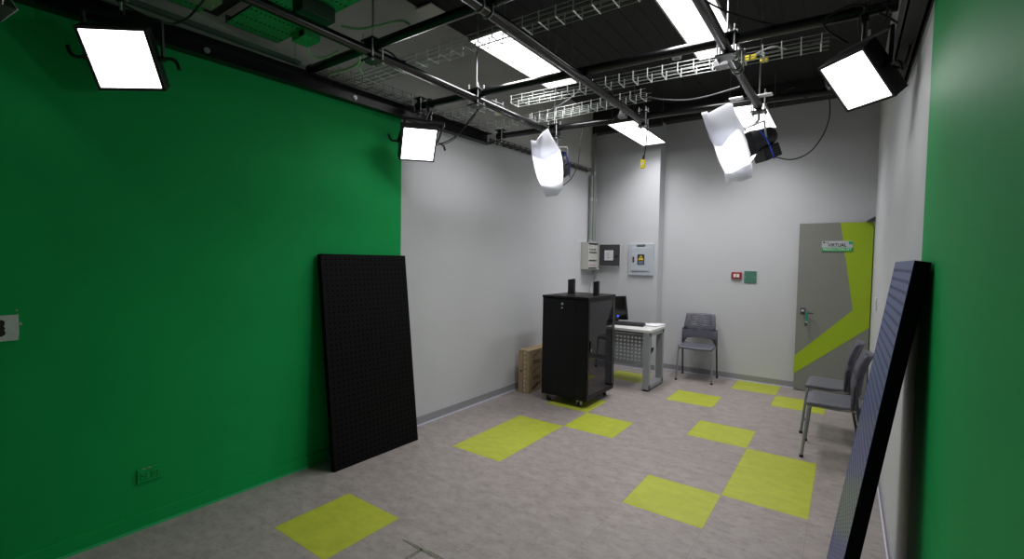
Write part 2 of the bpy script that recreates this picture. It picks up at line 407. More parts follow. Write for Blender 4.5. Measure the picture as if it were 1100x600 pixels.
# ------------------------------------------------------------------ server rack
rx0, rx1, ry0, ry1 = -.098, .446, 4.07, 4.76
rk = thing('server_rack', 'black server cabinet on casters with a glass door beside the desk', 'server rack', (.175, 4.42, 0))
O = V((.175, 4.42, 0)); A = V((rx0, ry0, 0))-O; B = V((rx1, ry1, 0))-O
zb, zt = .085, 1.185
b = MB()
for (x, y) in ((A.x, A.y), (B.x-.035, A.y), (A.x, B.y-.035), (B.x-.035, B.y-.035)): b.bb((x, y, zb), (x+.035, y+.035, zt-.02))
b.bb((A.x, A.y, zb), (B.x, B.y, zb+.035)); b.bb((A.x, B.y-.012, zb), (B.x, B.y, zt-.02)); b.bb((A.x, A.y, zb), (A.x+.012, B.y, zt-.02))
b.build('frame', m_rack, rk, bevel=.004)
b = MB(); b.bb((A.x-.008, A.y-.012, zt-.022), (B.x+.012, B.y+.006, zt+.004)); b.bb((A.x+.06, A.y+.08, zt+.003), (B.x-.08, B.y-.08, zt+.008))
b.build('top_cover', m_rack, rk, bevel=.008)
sp = MB(); sp.bb((A.x+.004, A.y-.004, zb+.02), (B.x-.004, A.y+.006, zt-.03))
sp.bb((A.x+.13, A.y-.008, zb+.025), (B.x-.145, A.y-.003, zt-.035)); sp = sp.build('side_panel', m_rack, rk, bevel=.003)
b = MB()
for s_, l_ in ((.128, .003), (.128+.27, .003)): b.bb((A.x+s_, A.y-.0095, zb+.03), (A.x+s_+l_, A.y-.0075, zt-.04))
b.build('groove', m_blackmat, sp)
b = MB(); b.cyl((A.x+.25, A.y-.006, 1.105), (A.x+.25, A.y-.018, 1.105), .014); b.box((A.x+.25, A.y-.02, 1.105), (.006, .006, .022)); b.cyl((A.x+.243, A.y-.006, 1.06), (A.x+.243, A.y-.011, 1.06), .008)
b.split('lock', m_chrome, sp, smooth=True)
for x in (.16, .375):
    b = MB(); b.cyl((A.x+x, A.y-.006, .93 if x < .2 else .915), (A.x+x, A.y-.014, .93 if x < .2 else .915), .009); b.build('knob', m_blackmat, sp, smooth=True)
# vents low on the panel
b = MB()
for k in range(10): b.bb((A.x+.17+k*.022, A.y-.0095, zb+.06), (A.x+.185+k*.022, A.y-.0075, zb+.066))
b.build('vent_slots', m_blackmat, sp)
dr = MB(); w = .034
dr.bb((B.x-.006, A.y+.002, zb+.01), (B.x+.012, A.y+w, zt-.026)).bb((B.x-.006, B.y-w, zb+.01), (B.x+.012, B.y, zt-.026)).bb((B.x-.006, A.y+w, zb+.01), (B.x+.012, B.y-w, zb+.01+w)).bb((B.x-.006, A.y+w, zt-.026-.03), (B.x+.012, B.y-w, zt-.026))
dr = dr.build('glass_door', m_rack, rk, bevel=.002)
b = MB(); b.bb((B.x+.002, A.y+w, zb+w), (B.x+.006, B.y-w, zt-.05)); b.build('glass_pane', m_glass, dr)
b = MB(); b.bb((B.x+.012, A.y+.045, .60), (B.x+.022, A.y+.075, .72)); b.box((B.x+.024, A.y+.06, .625), (.004, .018, .03), mi=1); b.build('swing_handle', [m_blackmat, m_chrome], dr, bevel=.002)
b = MB(); b.bb((B.x+.012, B.y-.05, zb+.07), (B.x+.015, B.y-.043, zt-.06)); b.build('edge_strip', m_zincd, dr)
b = MB()
for y in (A.y+.12, B.y-.14):
    b.bb((B.x-.10, y, zb+.04), (B.x-.06, y+.03, zt-.03)); b.bb((A.x+.05, y, zb+.04), (A.x+.09, y+.03, zt-.03))
for k in range(11): b.bb((A.x+.05, A.y+.12, zb+.1+k*.09), (B.x-.06, A.y+.125, zb+.104+k*.09))
b.build('rails', m_rackin, rk)
for (x, y) in ((A.x+.06, A.y+.05), (B.x-.10, A.y+.05), (A.x+.06, B.y-.06), (B.x-.07, B.y-.06)):
    c = MB(); c.bb((x-.022, y-.022, .078), (x+.022, y+.022, .086)); c.box((x-.019, y, .055), (.004, .032, .05)); c.box((x+.019, y, .055), (.004, .032, .05))
    c.cyl((x-.024, y, .027), (x+.024, y, .027), .006)
    co = c.build('caster', m_chrome, rk)
    c = MB(); c.cyl((x-.014, y, .027), (x+.014, y, .027), .0265, 20); c.build('wheel', m_blackmat, co, smooth=True)
# two slim black units standing on the rack
def slim(x0, x1, y, z0, z1, label):
    t = thing('slim_network_unit', label, 'router', ((x0+x1)/2, y, z0), 'slim black units on the rack')
    w_ = (x1-x0)/2; h = z1-z0
    b = MB(); b.prism([(-w_, -.02, 0), (w_, -.02, 0), (w_, -.02, h-.004), (w_*.9, -.02, h), (-w_, -.02, h-.012)], (0, .04, 0)); b.build('case', m_black, t, bevel=.003)
    b = MB(); b.bb((-w_*.3, -.0215, .01), (-w_*.1, -.0200, h-.02)); b.build('groove', m_blackmat, t)
    b = MB(); b.bb((-w_-.004, -.024, 0), (w_+.004, .024, .006)); b.build('foot', m_blackmat, t)
slim(.012, .092, 4.44, 1.194, 1.365, 'left of two slim black upright units on top of the server cabinet')
slim(.345, .405, 4.42, 1.194, 1.352, 'right of two slim black upright units on top of the server cabinet')

# ------------------------------------------------------------------ cardboard box
t = thing('cardboard_box', 'flat upright cardboard box between the wall and server cabinet', 'box', (-.425, 4.45, 0))
b = MB(); b.bb((-.075, -.27, 0), (.075, .27, .51)); b.build('carton', m_card, t, bevel=.004)
b = MB()
for k in range(9): b.bb((.008, -.2712, .02+k*.055), (.022, -.2702, .052+k*.055))
b.split('print_dash', m_cardtape, t)
b = MB(); b.bb((-.01, -.271, .0), (-.006, -.2701, .51)); b.bb((-.01, -.27, .51), (-.006, .27, .5108)); b.build('flap_seam', m_soil, t)
b = MB()
for zz, kk in ((.45, 0), (.36, 1), (.26, 0), (.17, 1), (.07, 2)):
    if kk == 1:
        for d_ in (-.012, .012): b.bb((.0755, -.18, zz+d_-.005), (.0762, -.02, zz+d_+.005))
    else:
        for d_ in ((0,) if kk == 0 else (-.02, .01, .04)):
            b.prism([(.0755, -.21+d_, zz-.03), (.0755, -.19+d_, zz-.03), (.0755, -.03+d_, zz+.035), (.0755, -.05+d_, zz+.035)], (.0007, 0, 0))
b.build('shipping_marks', m_ink, t)
b = MB(); b.bb((-.05, -.271, .25), (-.02, -.2702, .27)); b.build('hand_hole', m_soil, t)

# ------------------------------------------------------------------ desk
dk = thing('desk', 'white topped steel desk with perforated panel behind the server cabinet', 'desk', (.1, 5.45, 0))
D = V((.1, 5.45, 0))
b = MB(); b.bb((-.72, -.29, .712), (.642, .29, .745)); b.build('desktop', m_desktop, dk, bevel=.003)
for xx in (.556, -.66):
    b = MB(); w_ = .082
    y0_, y1_ = -.285, .255
    b.bb((xx, y0_, .02), (xx+w_, y0_+.055, .715)); b.bb((xx, y1_-.055, .02), (xx+w_, y1_, .715)); b.bb((xx, y0_, .02), (xx+w_, y1_, .075)); b.bb((xx, y0_, .665), (xx+w_, y1_, .715))
    lg = b.build('leg_frame', m_deskm, dk, bevel=.004)
    b = MB(); b.bb((xx+.004, y0_+.005, 0), (xx+w_-.004, y0_+.09, .02)); b.bb((xx+.004, y1_-.09, 0), (xx+w_-.004, y1_-.005, .02)); b.bb((xx+.01, y0_+.005, .012), (xx+w_-.01, y1_, .02)); b.build('foot', m_blackmat, lg)
b = MB(); b.perf((-.598, -.13, .31), (1, 0, 0), (0, 0, 1), .049, .047, 24, 7, .0125)
b.bb((-.598, -.135, .27), (.578, -.125, .31)).bb((-.598, -.135, .639), (.578, -.125, .665))
b.build('modesty_panel', m_deskm, dk)
b = MB(); b.bb((-.6, -.10, .665), (.5, -.06, .715)); b.bb((-.6, .15, .665), (.578, .19, .715)); b.split('crossbar', m_slate, dk)
b = MB(); b.prism([(.45, .20, .44), (.51, .20, .45), (.50, .20, .40), (.465, .20, .34)], (0, .06, 0)); b.tube([(.48, .23, .44), (.48, .23, .72)], .004)
b.build('cable_box', m_slate, dk)
# monitor
t = thing('monitor', 'black computer monitor on the desk behind the server cabinet', 'monitor', (.10, 5.63, .746))
R = Matrix.Rotation(math.radians(-4), 3, 'Y') @ Matrix.Rotation(math.radians(8), 3, 'X')
def trR(mb, R_, off): mb.v = [tuple(R_@V(v)+V(off)) for v in mb.v]; return mb
b = MB(); b.bb((-.23, -.012, .0), (.175, .02, .325)); trR(b, R, (0, 0, .035)).build('bezel', m_black, t, bevel=.004)
b = MB(); b.bb((-.215, -.0135, .012), (.16, -.0115, .313)); trR(b, R, (0, 0, .035)).build('screen', m_screen, t)
b = MB(); b.bb((-.04, .02, .0), (.02, .05, .2)); b.build('stand_neck', m_blackmat, t)
b = MB(); b.bb((-.12, -.09, 0), (.12, .09, .012)); b.build('stand_base', m_blackmat, t, bevel=.004)
b = MB(); b.cyl((.04, -.022, .09), (.04, -.028, .09), .012); b.build('blue_light', m_bluel, t)
t = thing('keyboard', 'black keyboard lying on the white desktop below the monitor', 'keyboard', (.33, 5.47, .746), rz=math.radians(8))
b = MB(); b.prism([(-.22, -.075, 0), (-.22, .075, 0), (-.22, .075, .03), (-.22, -.075, .014)], (.44, 0, 0)); b.build('base', m_black, t, bevel=.003)
b = MB()
for i in range(15):
    for j in range(5): b.box((-.2+i*.0285, -.055+j*.027, .022+j*.0028), (.024, .022, .008))
b.build('keys', m_slate, t)
for k, (dx, rz, n) in enumerate(((0, 8, .747), (.03, -6, .7495))):
    b = MB(); R = Matrix.Rotation(math.radians(rz), 3, 'Z')
    P = []
    for i in range(5):
        for j in range(5):
            P.append(R@V((-.105+.0525*i, -.15+.075*j, .004*math.sin(i*1.3+k)*math.sin(j*.9+1)+.002)))
    fs = [(i*5+j, i*5+j+1, (i+1)*5+j+1, (i+1)*5+j) for i in range(4) for j in range(4)]
    b.add(P, fs); t = b.build('paper_sheet', m_paper, solid=.001, smooth=True); t.location = (.575+dx, 5.68+.015*k, n+.003*k+.001)
    tag(t, ['lower white paper sheet on the right end of the desk', 'upper white paper sheet skewed on top of another on the desk'][k], 'paper', 'papers on the desk')

# ------------------------------------------------------------------ chairs
def make_chair(loc, rz, label):
    t = thing('stacking_chair', label, 'chair', loc, 'slate grey stacking chairs', rz)
    # seat, front towards -y
    b = MB(); nx, ny = 9, 8; P = []; 
    for j in range(ny+1):
        y = -.22+.37*j/ny
        for i in range(nx+1):
            s = -1+2*i/nx; wv = .225-.012*(j/ny) - (.02 if j == 0 else 0)
            z = .45+.006*s*s*1.5-.018*max(0, (1-j/1.6))**2-.010*math.sin(math.pi*j/ny)
            P.append((s*wv, y, z))
    fs = [(j*(nx+1)+i, j*(nx+1)+i+1, (j+1)*(nx+1)+i+1, (j+1)*(nx+1)+i) for j in range(ny) for i in range(nx)]
    b.add(P, fs); o = b.build('seat', m_seatpl, t, solid=.026, smooth=True, bevel=.007)
    # backrest with slots
    b = MB(); rows = [(.44, .224), (.55, .226), (.60, .226), (.665, .226), (.667, .205), (.70, .200)]
    z = .725
    while z < .835: rows += [(z, .205-.12*(z-.69)), (z+.008, .205-.12*(z-.682))]; z += .026
    rows += [(.850, .186), (.87, .182)]
    sx = [-1, -.72, -.62, -.2, -.14, .14, .2, .62, .72, 1]; cols = len(sx)
    P = []
    for (z, hw) in rows:
        for s in sx:
            arch = .105*(1-abs(s)**6) if z < .5 else 0
            zz = z+arch; yb = .082+max(0, (zz-.56)/.3)**2*.07
            P.append((s*hw, yb+.055*(1-s*s), zz))
    fs = []
    for j in range(len(rows)-1):
        for i in range(cols-1):
            slot = (.72 < rows[j][0] < .835) and abs(rows[j+1][0]-rows[j][0]-.008) < 1e-4 and i in (2, 6)
            if not slot: fs.append((j*cols+i, j*cols+i+1, (j+1)*cols+i+1, (j+1)*cols+i))
    b.add(P, fs); b.build('backrest', m_plastic, t, solid=.016, smooth=True)
    for s in (-1, 1):
        b = MB(); b.tube([(s*.195, -.185, .437), (s*.212, -.20, .40), (s*.222, -.235, .012)], .0115, 10); b.cyl((s*.222, -.235, 0), (s*.222, -.235, .022), .015, mi=1)
        b.build('leg', [m_legg, m_blackmat], t, smooth=True)
        b = MB(); b.tube([(s*.219, .105, .64), (s*.22, .115, .46), (s*.226, .20, .012)], .0115, 10); b.cyl((s*.226, .20, 0), (s*.226, .20, .022), .015, mi=1)
        b.build('leg', [m_slate, m_blackmat], t, smooth=True)
        b = MB(); b.tube([(s*.195, -.19, .432), (s*.205, 0, .430), (s*.220, .12, .44)], .010, 8); b.build('side_rail', m_legg, t, smooth=True)
    b = MB(); b.tube([(-.2, -.1, .428), (.2, -.1, .428)], .009); b.tube([(-.21, .1, .428), (.21, .1, .428)], .009); b.split('cross_rail', m_blackmat, t, smooth=True)
    return t
c1 = make_chair((1.030, 6.235, 0), math.radians(4), 'grey plastic chair standing alone against the far white wall')
dup(c1, (2.625, 4.30, 0), 'nearer of two grey chairs against the right wall, partly behind the leaning board', rz=math.radians(-90))
dup(c1, (2.585, 4.93, 0), 'farther of two grey chairs against the right wall, next to the door', rz=math.radians(-92))

# ------------------------------------------------------------------ wall boxes
# open breaker box on the left wall
t = thing('breaker_box', 'off-white breaker box with dark door swung open in the corner', 'breaker box', (X0, 6.06, 1.45))
b = MB(); dpx = .125; y0_, y1_, z0_, z1_ = -.18, .175, 0, .40
b.bb((0, y0_, z0_), (dpx, y0_+.006, z1_)).bb((0, y1_-.006, z0_), (dpx, y1_, z1_)).bb((0, y0_, z0_), (dpx, y1_, z0_+.006)).bb((0, y0_, z1_-.006), (dpx, y1_, z1_)).bb((0, y0_, 0), (.006, y1_, z1_))
b.build('enclosure', m_elec2, t, bevel=.002)
b = MB(); b.bb((.100, y0_+.02, .03), (.106, y1_-.02, .37)); ip = b.build('inner_cover', m_elec2, t)
b = MB()
for zz in (.125, .245): b.bb((.106, y0_+.06, zz), (.110, y1_-.05, zz+.018))
for k in range(5): b.bb((.106, y0_+.07+k*.045, .285), (.112, y0_+.085+k*.045, .31))
b.split('breaker', m_slate, ip)
b = MB(); b.bb((.106, y0_+.06, .05), (.108, y1_-.05, .08)); b.bb((.106, y0_+.05, .345), (.108, y0_+.13, .36)); b.split('pink_label', mat('pink_print', (.55, .38, .48), .6), ip)
b = MB(); b.bb((dpx, y1_, .05), (dpx+.345, y1_+.02, .385)); dd = b.build('door', m_elec2, t, bevel=.002)
b = MB(); b.bb((dpx+.008, y1_-.003, .058), (dpx+.337, y1_+.001, .377)); dl = b.build('door_lining', m_slate, dd)
b = MB(); b.bb((dpx+.085, y1_-.006, .125), (dpx+.245, y1_-.002, .30)); b.bb((dpx+.095, y1_-.0075, .14), (dpx+.235, y1_-.005, .29), mi=1)
for i in range(6): b.bb((dpx+.11, y1_-.009, .16+i*.02), (dpx+.22, y1_-.007, .163+i*.02), mi=2)
b.bb((dpx+.155, y1_-.009, .15), (dpx+.158, y1_-.007, .28), mi=2)
b.build('circuit_chart', [m_slate, m_paper, m_base], dl)
b = MB(); b.box((dpx+.285, y1_-.008, .20), (.03, .012, .035)); b.build('latch', m_blackmat, dd)
# closed panel on the column
t = thing('electrical_panel', 'closed pale grey electrical panel with yellow warning triangle', 'electrical panel', (.19, YC, 1.378))
b = MB(); b.bb((-.185, -.03, 0), (.185, 0, .46)); b.build('frame', m_elec, t, bevel=.004)
b = MB(); b.bb((-.14, -.042, .065), (.135, -.028, .405)); pd = b.build('door', m_elec, t, bevel=.004)
b = MB(); b.bb((-.06, -.034, .42), (.06, -.029, .445)); b.bb((-.05, -.0352, .429), (.05, -.0335, .436), mi=1); b.build('name_tag', [m_ink, m_base], t)
b = MB(); b.bb((-.045, -.045, .155), (.06, -.041, .305)); b.bb((-.03, -.0465, .165), (.045, -.044, .205), mi=1); wl = b.build('warning_label', [m_slate, mat('label_blue_grey', (.16, .2, .33), .5)], pd)
b = MB(); b.prism([(-.034, -.048, .222), (.049, -.048, .222), (.0075, -.048, .29)], (0, .003, 0)); b.prism([(.006, -.0495, .235), (.013, -.0495, .255), (.004, -.0495, .275), (.001, -.0495, .255)], (0, .0015, 0), mi=1); b.build('warning_triangle', [m_yellow2, m_ink], wl)
b = MB(); b.bb((-.118, -.047, .19), (-.092, -.040, .27)); b.bb((-.113, -.05, .205), (-.097, -.046, .235), mi=1); b.build('latch', [m_slate, m_red], pd)
# conduits
def conduit(x, y, z0, z1, r, label):
    t = thing('conduit', label, 'pipe', (x, y, z0), 'metal conduits in the corner')
    b = MB(); b.cyl((0, 0, 0), (0, 0, z1-z0), r, 16); b.build('tube', m_zincd, t, smooth=True)
    b = MB(); b.cyl((0, 0, 0), (0, 0, .04), r*1.25, 16); b.cyl((0, 0, (z1-z0)*.62), (0, 0, (z1-z0)*.62+.05), r*1.2, 16); b.split('coupling', m_rod, t, smooth=True)
conduit(X0+.045, 6.09, 1.852, 2.86, .026, 'left grey metal conduit rising from the breaker box')
conduit(X0+.05, 6.17, 1.852, 3.5, .022, 'right grey metal conduit rising past the wire tray to the ceiling')
conduit(X0+.05, 6.235, 1.852, 2.86, .016, 'thin metal conduit beside the corner above the breaker box')
b = MB(); b.tube(spline([(X0+.06, 6.15, 1.45), (X0+.055, 6.15, 1.3), (X0+.045, 6.10, 1.1), (X0+.03, 6.06, .75)]), .007); t = b.build('conduit_cable', m_base, origin=(X0+.05, 6.15, .75), smooth=True)
tag(t, 'thin grey cable running down the wall from the breaker box', 'cable')
# call point + green plate
t = thing('call_point', 'small red framed call point on the far white wall', 'alarm', (1.435, YB, 1.41))
b = MB(); b.bb((-.064, -.03, -.045), (.064, 0, .045)); b.build('housing', m_red, t, bevel=.006)
b = MB(); b.bb((-.036, -.034, -.022), (.036, -.029, .022)); b.build('window', m_white2, t); 
b = MB(); b.bb((-.004, -.036, -.02), (.004, -.033, .02)); b.build('mark', m_red, t)
t = thing('green_wall_plate', 'square speckled green plate right of the red call point', 'wall plate', (1.60, YB, 1.395))
b = MB(); b.bb((-.074, -.012, -.078), (.074, 0, .078)); b.build('plate', m_teal, t, bevel=.002)
b = MB()
for s in (-.06, .06): b.cyl((s, -.012, 0), (s, -.015, 0), .005)
b.split('screw', m_zinc, t)
# switch on the right wall beside the door
t = thing('light_switch', 'white switch plate on the right wall beside the door', 'switch', (XR, 5.35, 1.20))
b = MB(); b.bb((-.012, -.06, -.06), (0, .06, .06)); b.build('plate', m_white2, t, bevel=.003)
b = MB(); b.bb((-.018, -.02, -.03), (-.011, .02, .03)); b.build('rocker', m_white2, t, bevel=.002)
# green outlet low on the left wall
t = thing('wall_outlet', 'double socket painted green low on the green wall', 'socket', (X0, .583, .306))
b = MB(); b.bb((0, -.06, -.041), (.009, .06, .041)); b.build('plate', m_green, t, bevel=.004)
for s in (-.026, .026):
    b = MB(); b.bb((.009, s-.019, -.019), (.013, s+.019, .019)); so = b.build('receptacle', m_green, t, bevel=.003)
    b = MB()
    for (yy, zz) in ((s+.005, .009), (s+.005, -.009), (s-.009, 0)): b.bb((.0125, yy-.003, zz-.004), (.0138, yy+.003, zz+.004))
    b.build('slots', m_ink, so)
b = MB(); b.bb((.009, -.035, .036), (.0105, -.02, .042)); b.bb((.009, -.012, .037), (.0105, .006, .043)); b.split('paint_chip', mat('chip', (.35, .4, .38), .7), t)
# opening in wall with grey masking plate at the left edge
t = thing('unpainted_wall_box', 'grey unpainted switch plate with ragged dark hole at left edge', 'wall box', (X0, -.0, 1.205))
b = MB()
H = [(-.20, -.060), (.074, -.060), (.077, -.02), (.076, .058), (.072, .061), (-.20, .058)]
b.prism([(0, y, z) for y, z in H], (.008, 0, 0)); b.build('plate', mat('bare_grey_plaster', (.60, .64, .62), .7, noise=.1, scale=30), t)
b = MB(); rag = [(-.15, -.036), (.02, -.038), (.030, -.03), (.033, -.02), (.028, -.01), (.032, 0), (.027, .01), (.031, .02), (.030, .035), (.02, .041), (-.15, .043)]
b.prism([(.0075, y, z) for y, z in rag], (.0015, 0, 0)); b.build('hole', m_ink, t)
b = MB(); b.prism([(.0092, y-.006, z) for y, z in [(-.15, -.026), (.012, -.028), (.012, .03), (-.15, .034)]], (.0006, 0, 0)); b.build('green_back', m_green, t)
b = MB()
for (y, z, r_) in ((.074, .06, .0045), (.072, .082, .004), (.082, .018, .006), (.086, .012, .003)): b.cyl((0, y, z), (.003, y, z), r_, 7)
b.split('plaster_chip', mat('plaster_chip', (.5, .45, .35), .8), t)

# worn tape mark on the floor
b = MB()
def strip(pts, ws):
    L_ = []; R_ = []
    for i, p in enumerate(pts):
        p = V(p); a = V(pts[max(0, i-1)]); c = V(pts[min(len(pts)-1, i+1)]); d = (c-a).normalized(); n = V((-d.y, d.x, 0))
        L_.append(p+n*ws[i]); R_.append(p-n*ws[i])
    b.add(L_+R_, [(i, i+1, len(pts)+i+1, len(pts)+i) for i in range(len(pts)-1)])
def fl(px, py): p = on(px, py, 2, .0); return (p.x, p.y, .0015)
strip([fl(433, 579.5), fl(440, 583), fl(447, 587), fl(452, 589.3), fl(460, 593), fl(468, 597), fl(476, 602), fl(486, 608)], [.003, .006, .011, .008, .012, .012, .012, .012])
strip([fl(453, 589.5), fl(446, 594), fl(440, 598), fl(432, 603), fl(420, 611)], [.008, .010, .011, .011, .011])
t = b.build('floor_tape_mark', m_tape, solid=.001); tag(t, 'worn corner mark of dirty tape on the near grey floor', 'floor mark')

# ------------------------------------------------------------------ ceiling truss
ZA, ZP = 2.84, 2.893; PR = .029
def pipe(a, c, label):
    a, c = V(a), V(c); t = thing('truss_pipe', label, 'pipe', (a+c)/2, 'black pipes of the ceiling grid')
    b = MB(); m_ = (a+c)/2; b.cyl(a-m_, c-m_, PR, 20); b.build('tube', m_pipe, t, smooth=True)
    b = MB(); d = (c-a).normalized()
    for e_, s in ((a, 1), (c, -1)): b.cyl(e_-m_, e_-m_+d*s*.03, PR*1.12, 20)
    b.split('end_collar', m_black, t, smooth=True)
pA, pB, pC = .17, 1.088, 2.008
P1y = lambda x: 1.545+.02*x
P2y = lambda x: 2.544+.072*x
P3y = lambda x: 3.715+.107*x
pipe((pA-.0, -1.6, ZA), (pA+.03, P3y(.2)-.03, ZA), 'leftmost of the three black pipes running away from the camera')
pipe((pB, -1.6, ZA), (pB, P3y(1.09)+.0, ZA), 'middle of the three black pipes running away from the camera')
pipe((pC, -1.6, ZA), (pC, P3y(2)-.03, ZA), 'rightmost of the three black pipes running away from the camera')
pipe((-.515, P1y(-.5), ZP), (2.80, P1y(2.8), ZP), 'nearest black cross pipe of the ceiling grid in view')
pipe((-.47, P2y(-.47), ZP), (2.80, P2y(2.8), ZP), 'middle black cross pipe passing in front of the long LED panel')
pipe((-.47, P3y(-.47), ZP), (2.83, P3y(2.83), ZP), 'farthest black cross pipe carrying both paper covered lamps')
pipe((-.47, .42, ZP), (2.80, .42, ZP), 'black cross pipe over the near green wall holding the left lamp')
# left C-channel beam
t = thing('channel_beam', 'black steel channel beam running along the top of the left wall', 'beam', (X0, 1.0, 2.76))
def zbm(y): return 2.743+.020*(y-.5)
for nm, prof in (('web', [(0.0, 0), (.012, 0), (.012, .115), (.0, .115)]), ('lower_flange', [(0.012, 0), (.075, 0), (.075, .010), (.012, .012)]), ('upper_flange', [(.012, .105), (.075, .105), (.075, .115), (.012, .115)])):
    b = MB(); ya, yc = -1.9, 3.62
    b.prism([(x, ya-1.0, zbm(ya)+z-2.76) for x, z in prof], (0, yc-ya, zbm(yc)-zbm(ya))); b.build(nm, m_beam, t)
for y in (.898, 1.947, 2.941, -.2):
    b = MB(); z = zbm(y)+.055-2.76; b.cyl((.012, y-1, z), (.020, y-1, z), .017, 14); b.cyl((.02, y-1, z), (.027, y-1, z), .009, 6); b.build('bolt', m_rod, t, smooth=True)
t = thing('box_beam', 'dark beam along the top of the right wall above the board', 'beam', (XR, 1.2, 2.62))
b = MB(); b.bb((-.085, -3.0, 0), (0, 1.98, .012)); b.bb((-.085, -3.0, 0), (-.078, 1.98, .17)); b.bb((-.02, -3, 0), (-.008, 1.98, .17)); b.build('channel', m_darkbeam, t)
b = MB(); b.bb((-.085, 1.96, 0), (0, 1.98, .17)); b.build('end_plate', m_darkbeam, t)
# strut channel above the left beam
t = thing('strut_channel', 'thin slotted strut rail above the beam on the near left', 'rail', (-.41, .2, 2.872))
b = MB()
for x in (-.018, .018): b.bb((x-.002, -1.5, -.018), (x+.002, 1.20, .004))
b.split('rail', m_perfe, t)
b = MB()
for k in range(9): b.bb((-.018, -1.48+k*.33, -.018), (.018, -1.46+k*.33, -.014))
b.split('rung', m_perfe, t)
b = MB()
for y in (-.6, .3, 1.17): b.cyl((0, y, -.018), (0, y, .94), .004)
b.split('hanger_rod', m_rod, t)

# clamp blocks at crossings
def clamp(x, y, z, label, R=0, rod=None, plate=True, size=1):
    t = thing('pipe_clamp', label, 'clamp', (x, y, z), 'plate clamps of the ceiling grid', R)
    s = size
    if plate:
        b = MB(); b.bb((-.058*s, -.05*s, -.045), (.058*s, .05*s, -.035)); b.build('lower_plate', m_black, t, bevel=.002)
        b = MB(); b.bb((-.058*s, -.05*s, .075), (.058*s, .05*s, .085)); b.bb((-.03, -.012, .03), (.03, .012, .08)); b.build('upper_plate', m_black, t, bevel=.002)
    for (i, j) in ((-1, -1), (-1, 1), (1, -1), (1, 1)):
        b = MB(); b.cyl((i*.046*s, j*.038*s, -.058), (i*.046*s, j*.038*s, .125), .0045, 8)
        b.cyl((i*.046*s, j*.038*s, -.056), (i*.046*s, j*.038*s, -.045), .009, 6); b.cyl((i*.046*s, j*.038*s, .085), (i*.046*s, j*.038*s, .095), .009, 6)
        b.build('bolt', m_zinc, t)
    if rod:
        b = MB(); b.cyl((.0, .0, .085), (0, 0, rod-z), .006, 8); b.split('hanger_rod', m_rod, t)
    return t
clamp(pA, P1y(pA), ZA, 'plate clamp at the left pipe and nearest cross pipe', rod=ZC)
clamp(pA, P2y(pA), ZA, 'plate clamp at the left pipe and middle cross pipe', rod=ZC)
clamp(pA+.03, P3y(pA), ZA, 'plate clamp above the left paper covered lamp', rod=ZC)
clamp(pC, P2y(pC), ZA, 'plate clamp at the right pipe and middle cross pipe', rod=ZC)
clamp(pC, P3y(pC), ZA, 'plate clamp above the right paper covered lamp', rod=ZC)
clamp(pB, P3y(pB)-.02, ZA, 'plate clamp at the far end of the middle pipe', size=.7)
clamp(-.43, P3y(-.43), ZP-.02, 'black bracket joining the farthest cross pipe to the wall beam', size=.9)
clamp(-.43, P2y(-.43), ZP-.02, 'black bracket joining the middle cross pipe to the wall beam', size=.8)
# U-bolt rings on the middle and right pipes
def ring(x, y, label):
    t = thing('pipe_ring', label, 'pipe ring', (x, y, ZA), 'zinc rings on pipes')
    for d_ in (-.035, .035):
        b = MB(); pts = [(.034*math.cos(a), d_, .034*math.sin(a)) for a in [math.radians(160+k*22) for k in range(11)]]
        pts = [(pts[0][0], d_, .10)]+pts+[(pts[-1][0], d_, .10)]
        b.tube(pts, .004, 8); b.build('u_bolt', m_zincd, t, smooth=True)
    b = MB(); b.bb((-.045, -.05, .088), (.045, .05, .096)); b.build('saddle', m_black, t)
ring(pB, 1.52, 'pair of zinc hoops around the middle pipe near the frame top')
ring(pC, 3.0, 'pair of zinc hoops around the right pipe beside the wire tray')

# ------------------------------------------------------------------ wire trays
def tray(a, c, w, h, label, m=m_zinc, lw=(0, .5, 1), pitch=.1, cut=False, name='wire_cable_tray', rr=.0030):
    a, c = V(a), V(c); L_ = (c-a).length; U = (c-a).normalized(); W = V((0, 0, 1)).cross(U); t = thing(name, label, 'cable tray', a, 'wire cable trays of the ceiling')
    b = MB()
    for s in (-.5, .0, .5): b.tube([W*s*w, U*L_+W*s*w], rr*.75, 6)
    for s in (-.5, .5):
        for z in (h*.5, h): b.tube([W*s*w+V((0, 0, z)), U*L_+W*s*w+V((0, 0, z))], rr*.75, 6)
    b.split('long_wire', m_zincd if m is m_zinc else m, t)
    b = MB(); n = int(L_/pitch)
    for k in range(n+1):
        o = U*(.01+k*pitch)
        b.tube([o-W*.5*w+V((0, 0, h+.006)), o-W*.5*w-V((0, 0, .003)), o+W*.5*w-V((0, 0, .003)), o+W*.5*w+V((0, 0, h+.006))], rr*1.3, 6)
    b.split('rib', m, t)
    return t
ZT = ZP+.030
tray((-.50, 1.95, ZT), (1.72, 1.985, ZT), .11, .055, 'nearest wire tray crossing under the dark ceiling', pitch=.11)
tray((-.50, 2.93, ZT-.02), (pA-.05, 2.94, ZT-.02), .10, .05, 'short wire tray between wall beam and left pipe, nearer of two')
tray((pA+.08, 2.96, ZT-.02), (2.50, 3.12, ZT-.02), .12, .055, 'long wire tray with yellow sockets crossing the middle of the grid', pitch=.105)
tray((-.48, 3.42, ZT-.02), (.12, 3.44, ZT-.02), .10, .05, 'short wire tray between wall beam and left pipe, farther of two')
tray((.14, 3.46, ZT-.02), (1.27, 3.42, ZT-.02), .12, .06, 'farthest wire tray ending right of the middle pipe', pitch=.09)
tray((-.50, 1.62, 2.91), (-.50, 3.5, 2.93), .10, .05, 'wire tray lying on the beam along the left wall', m=m_zincd)
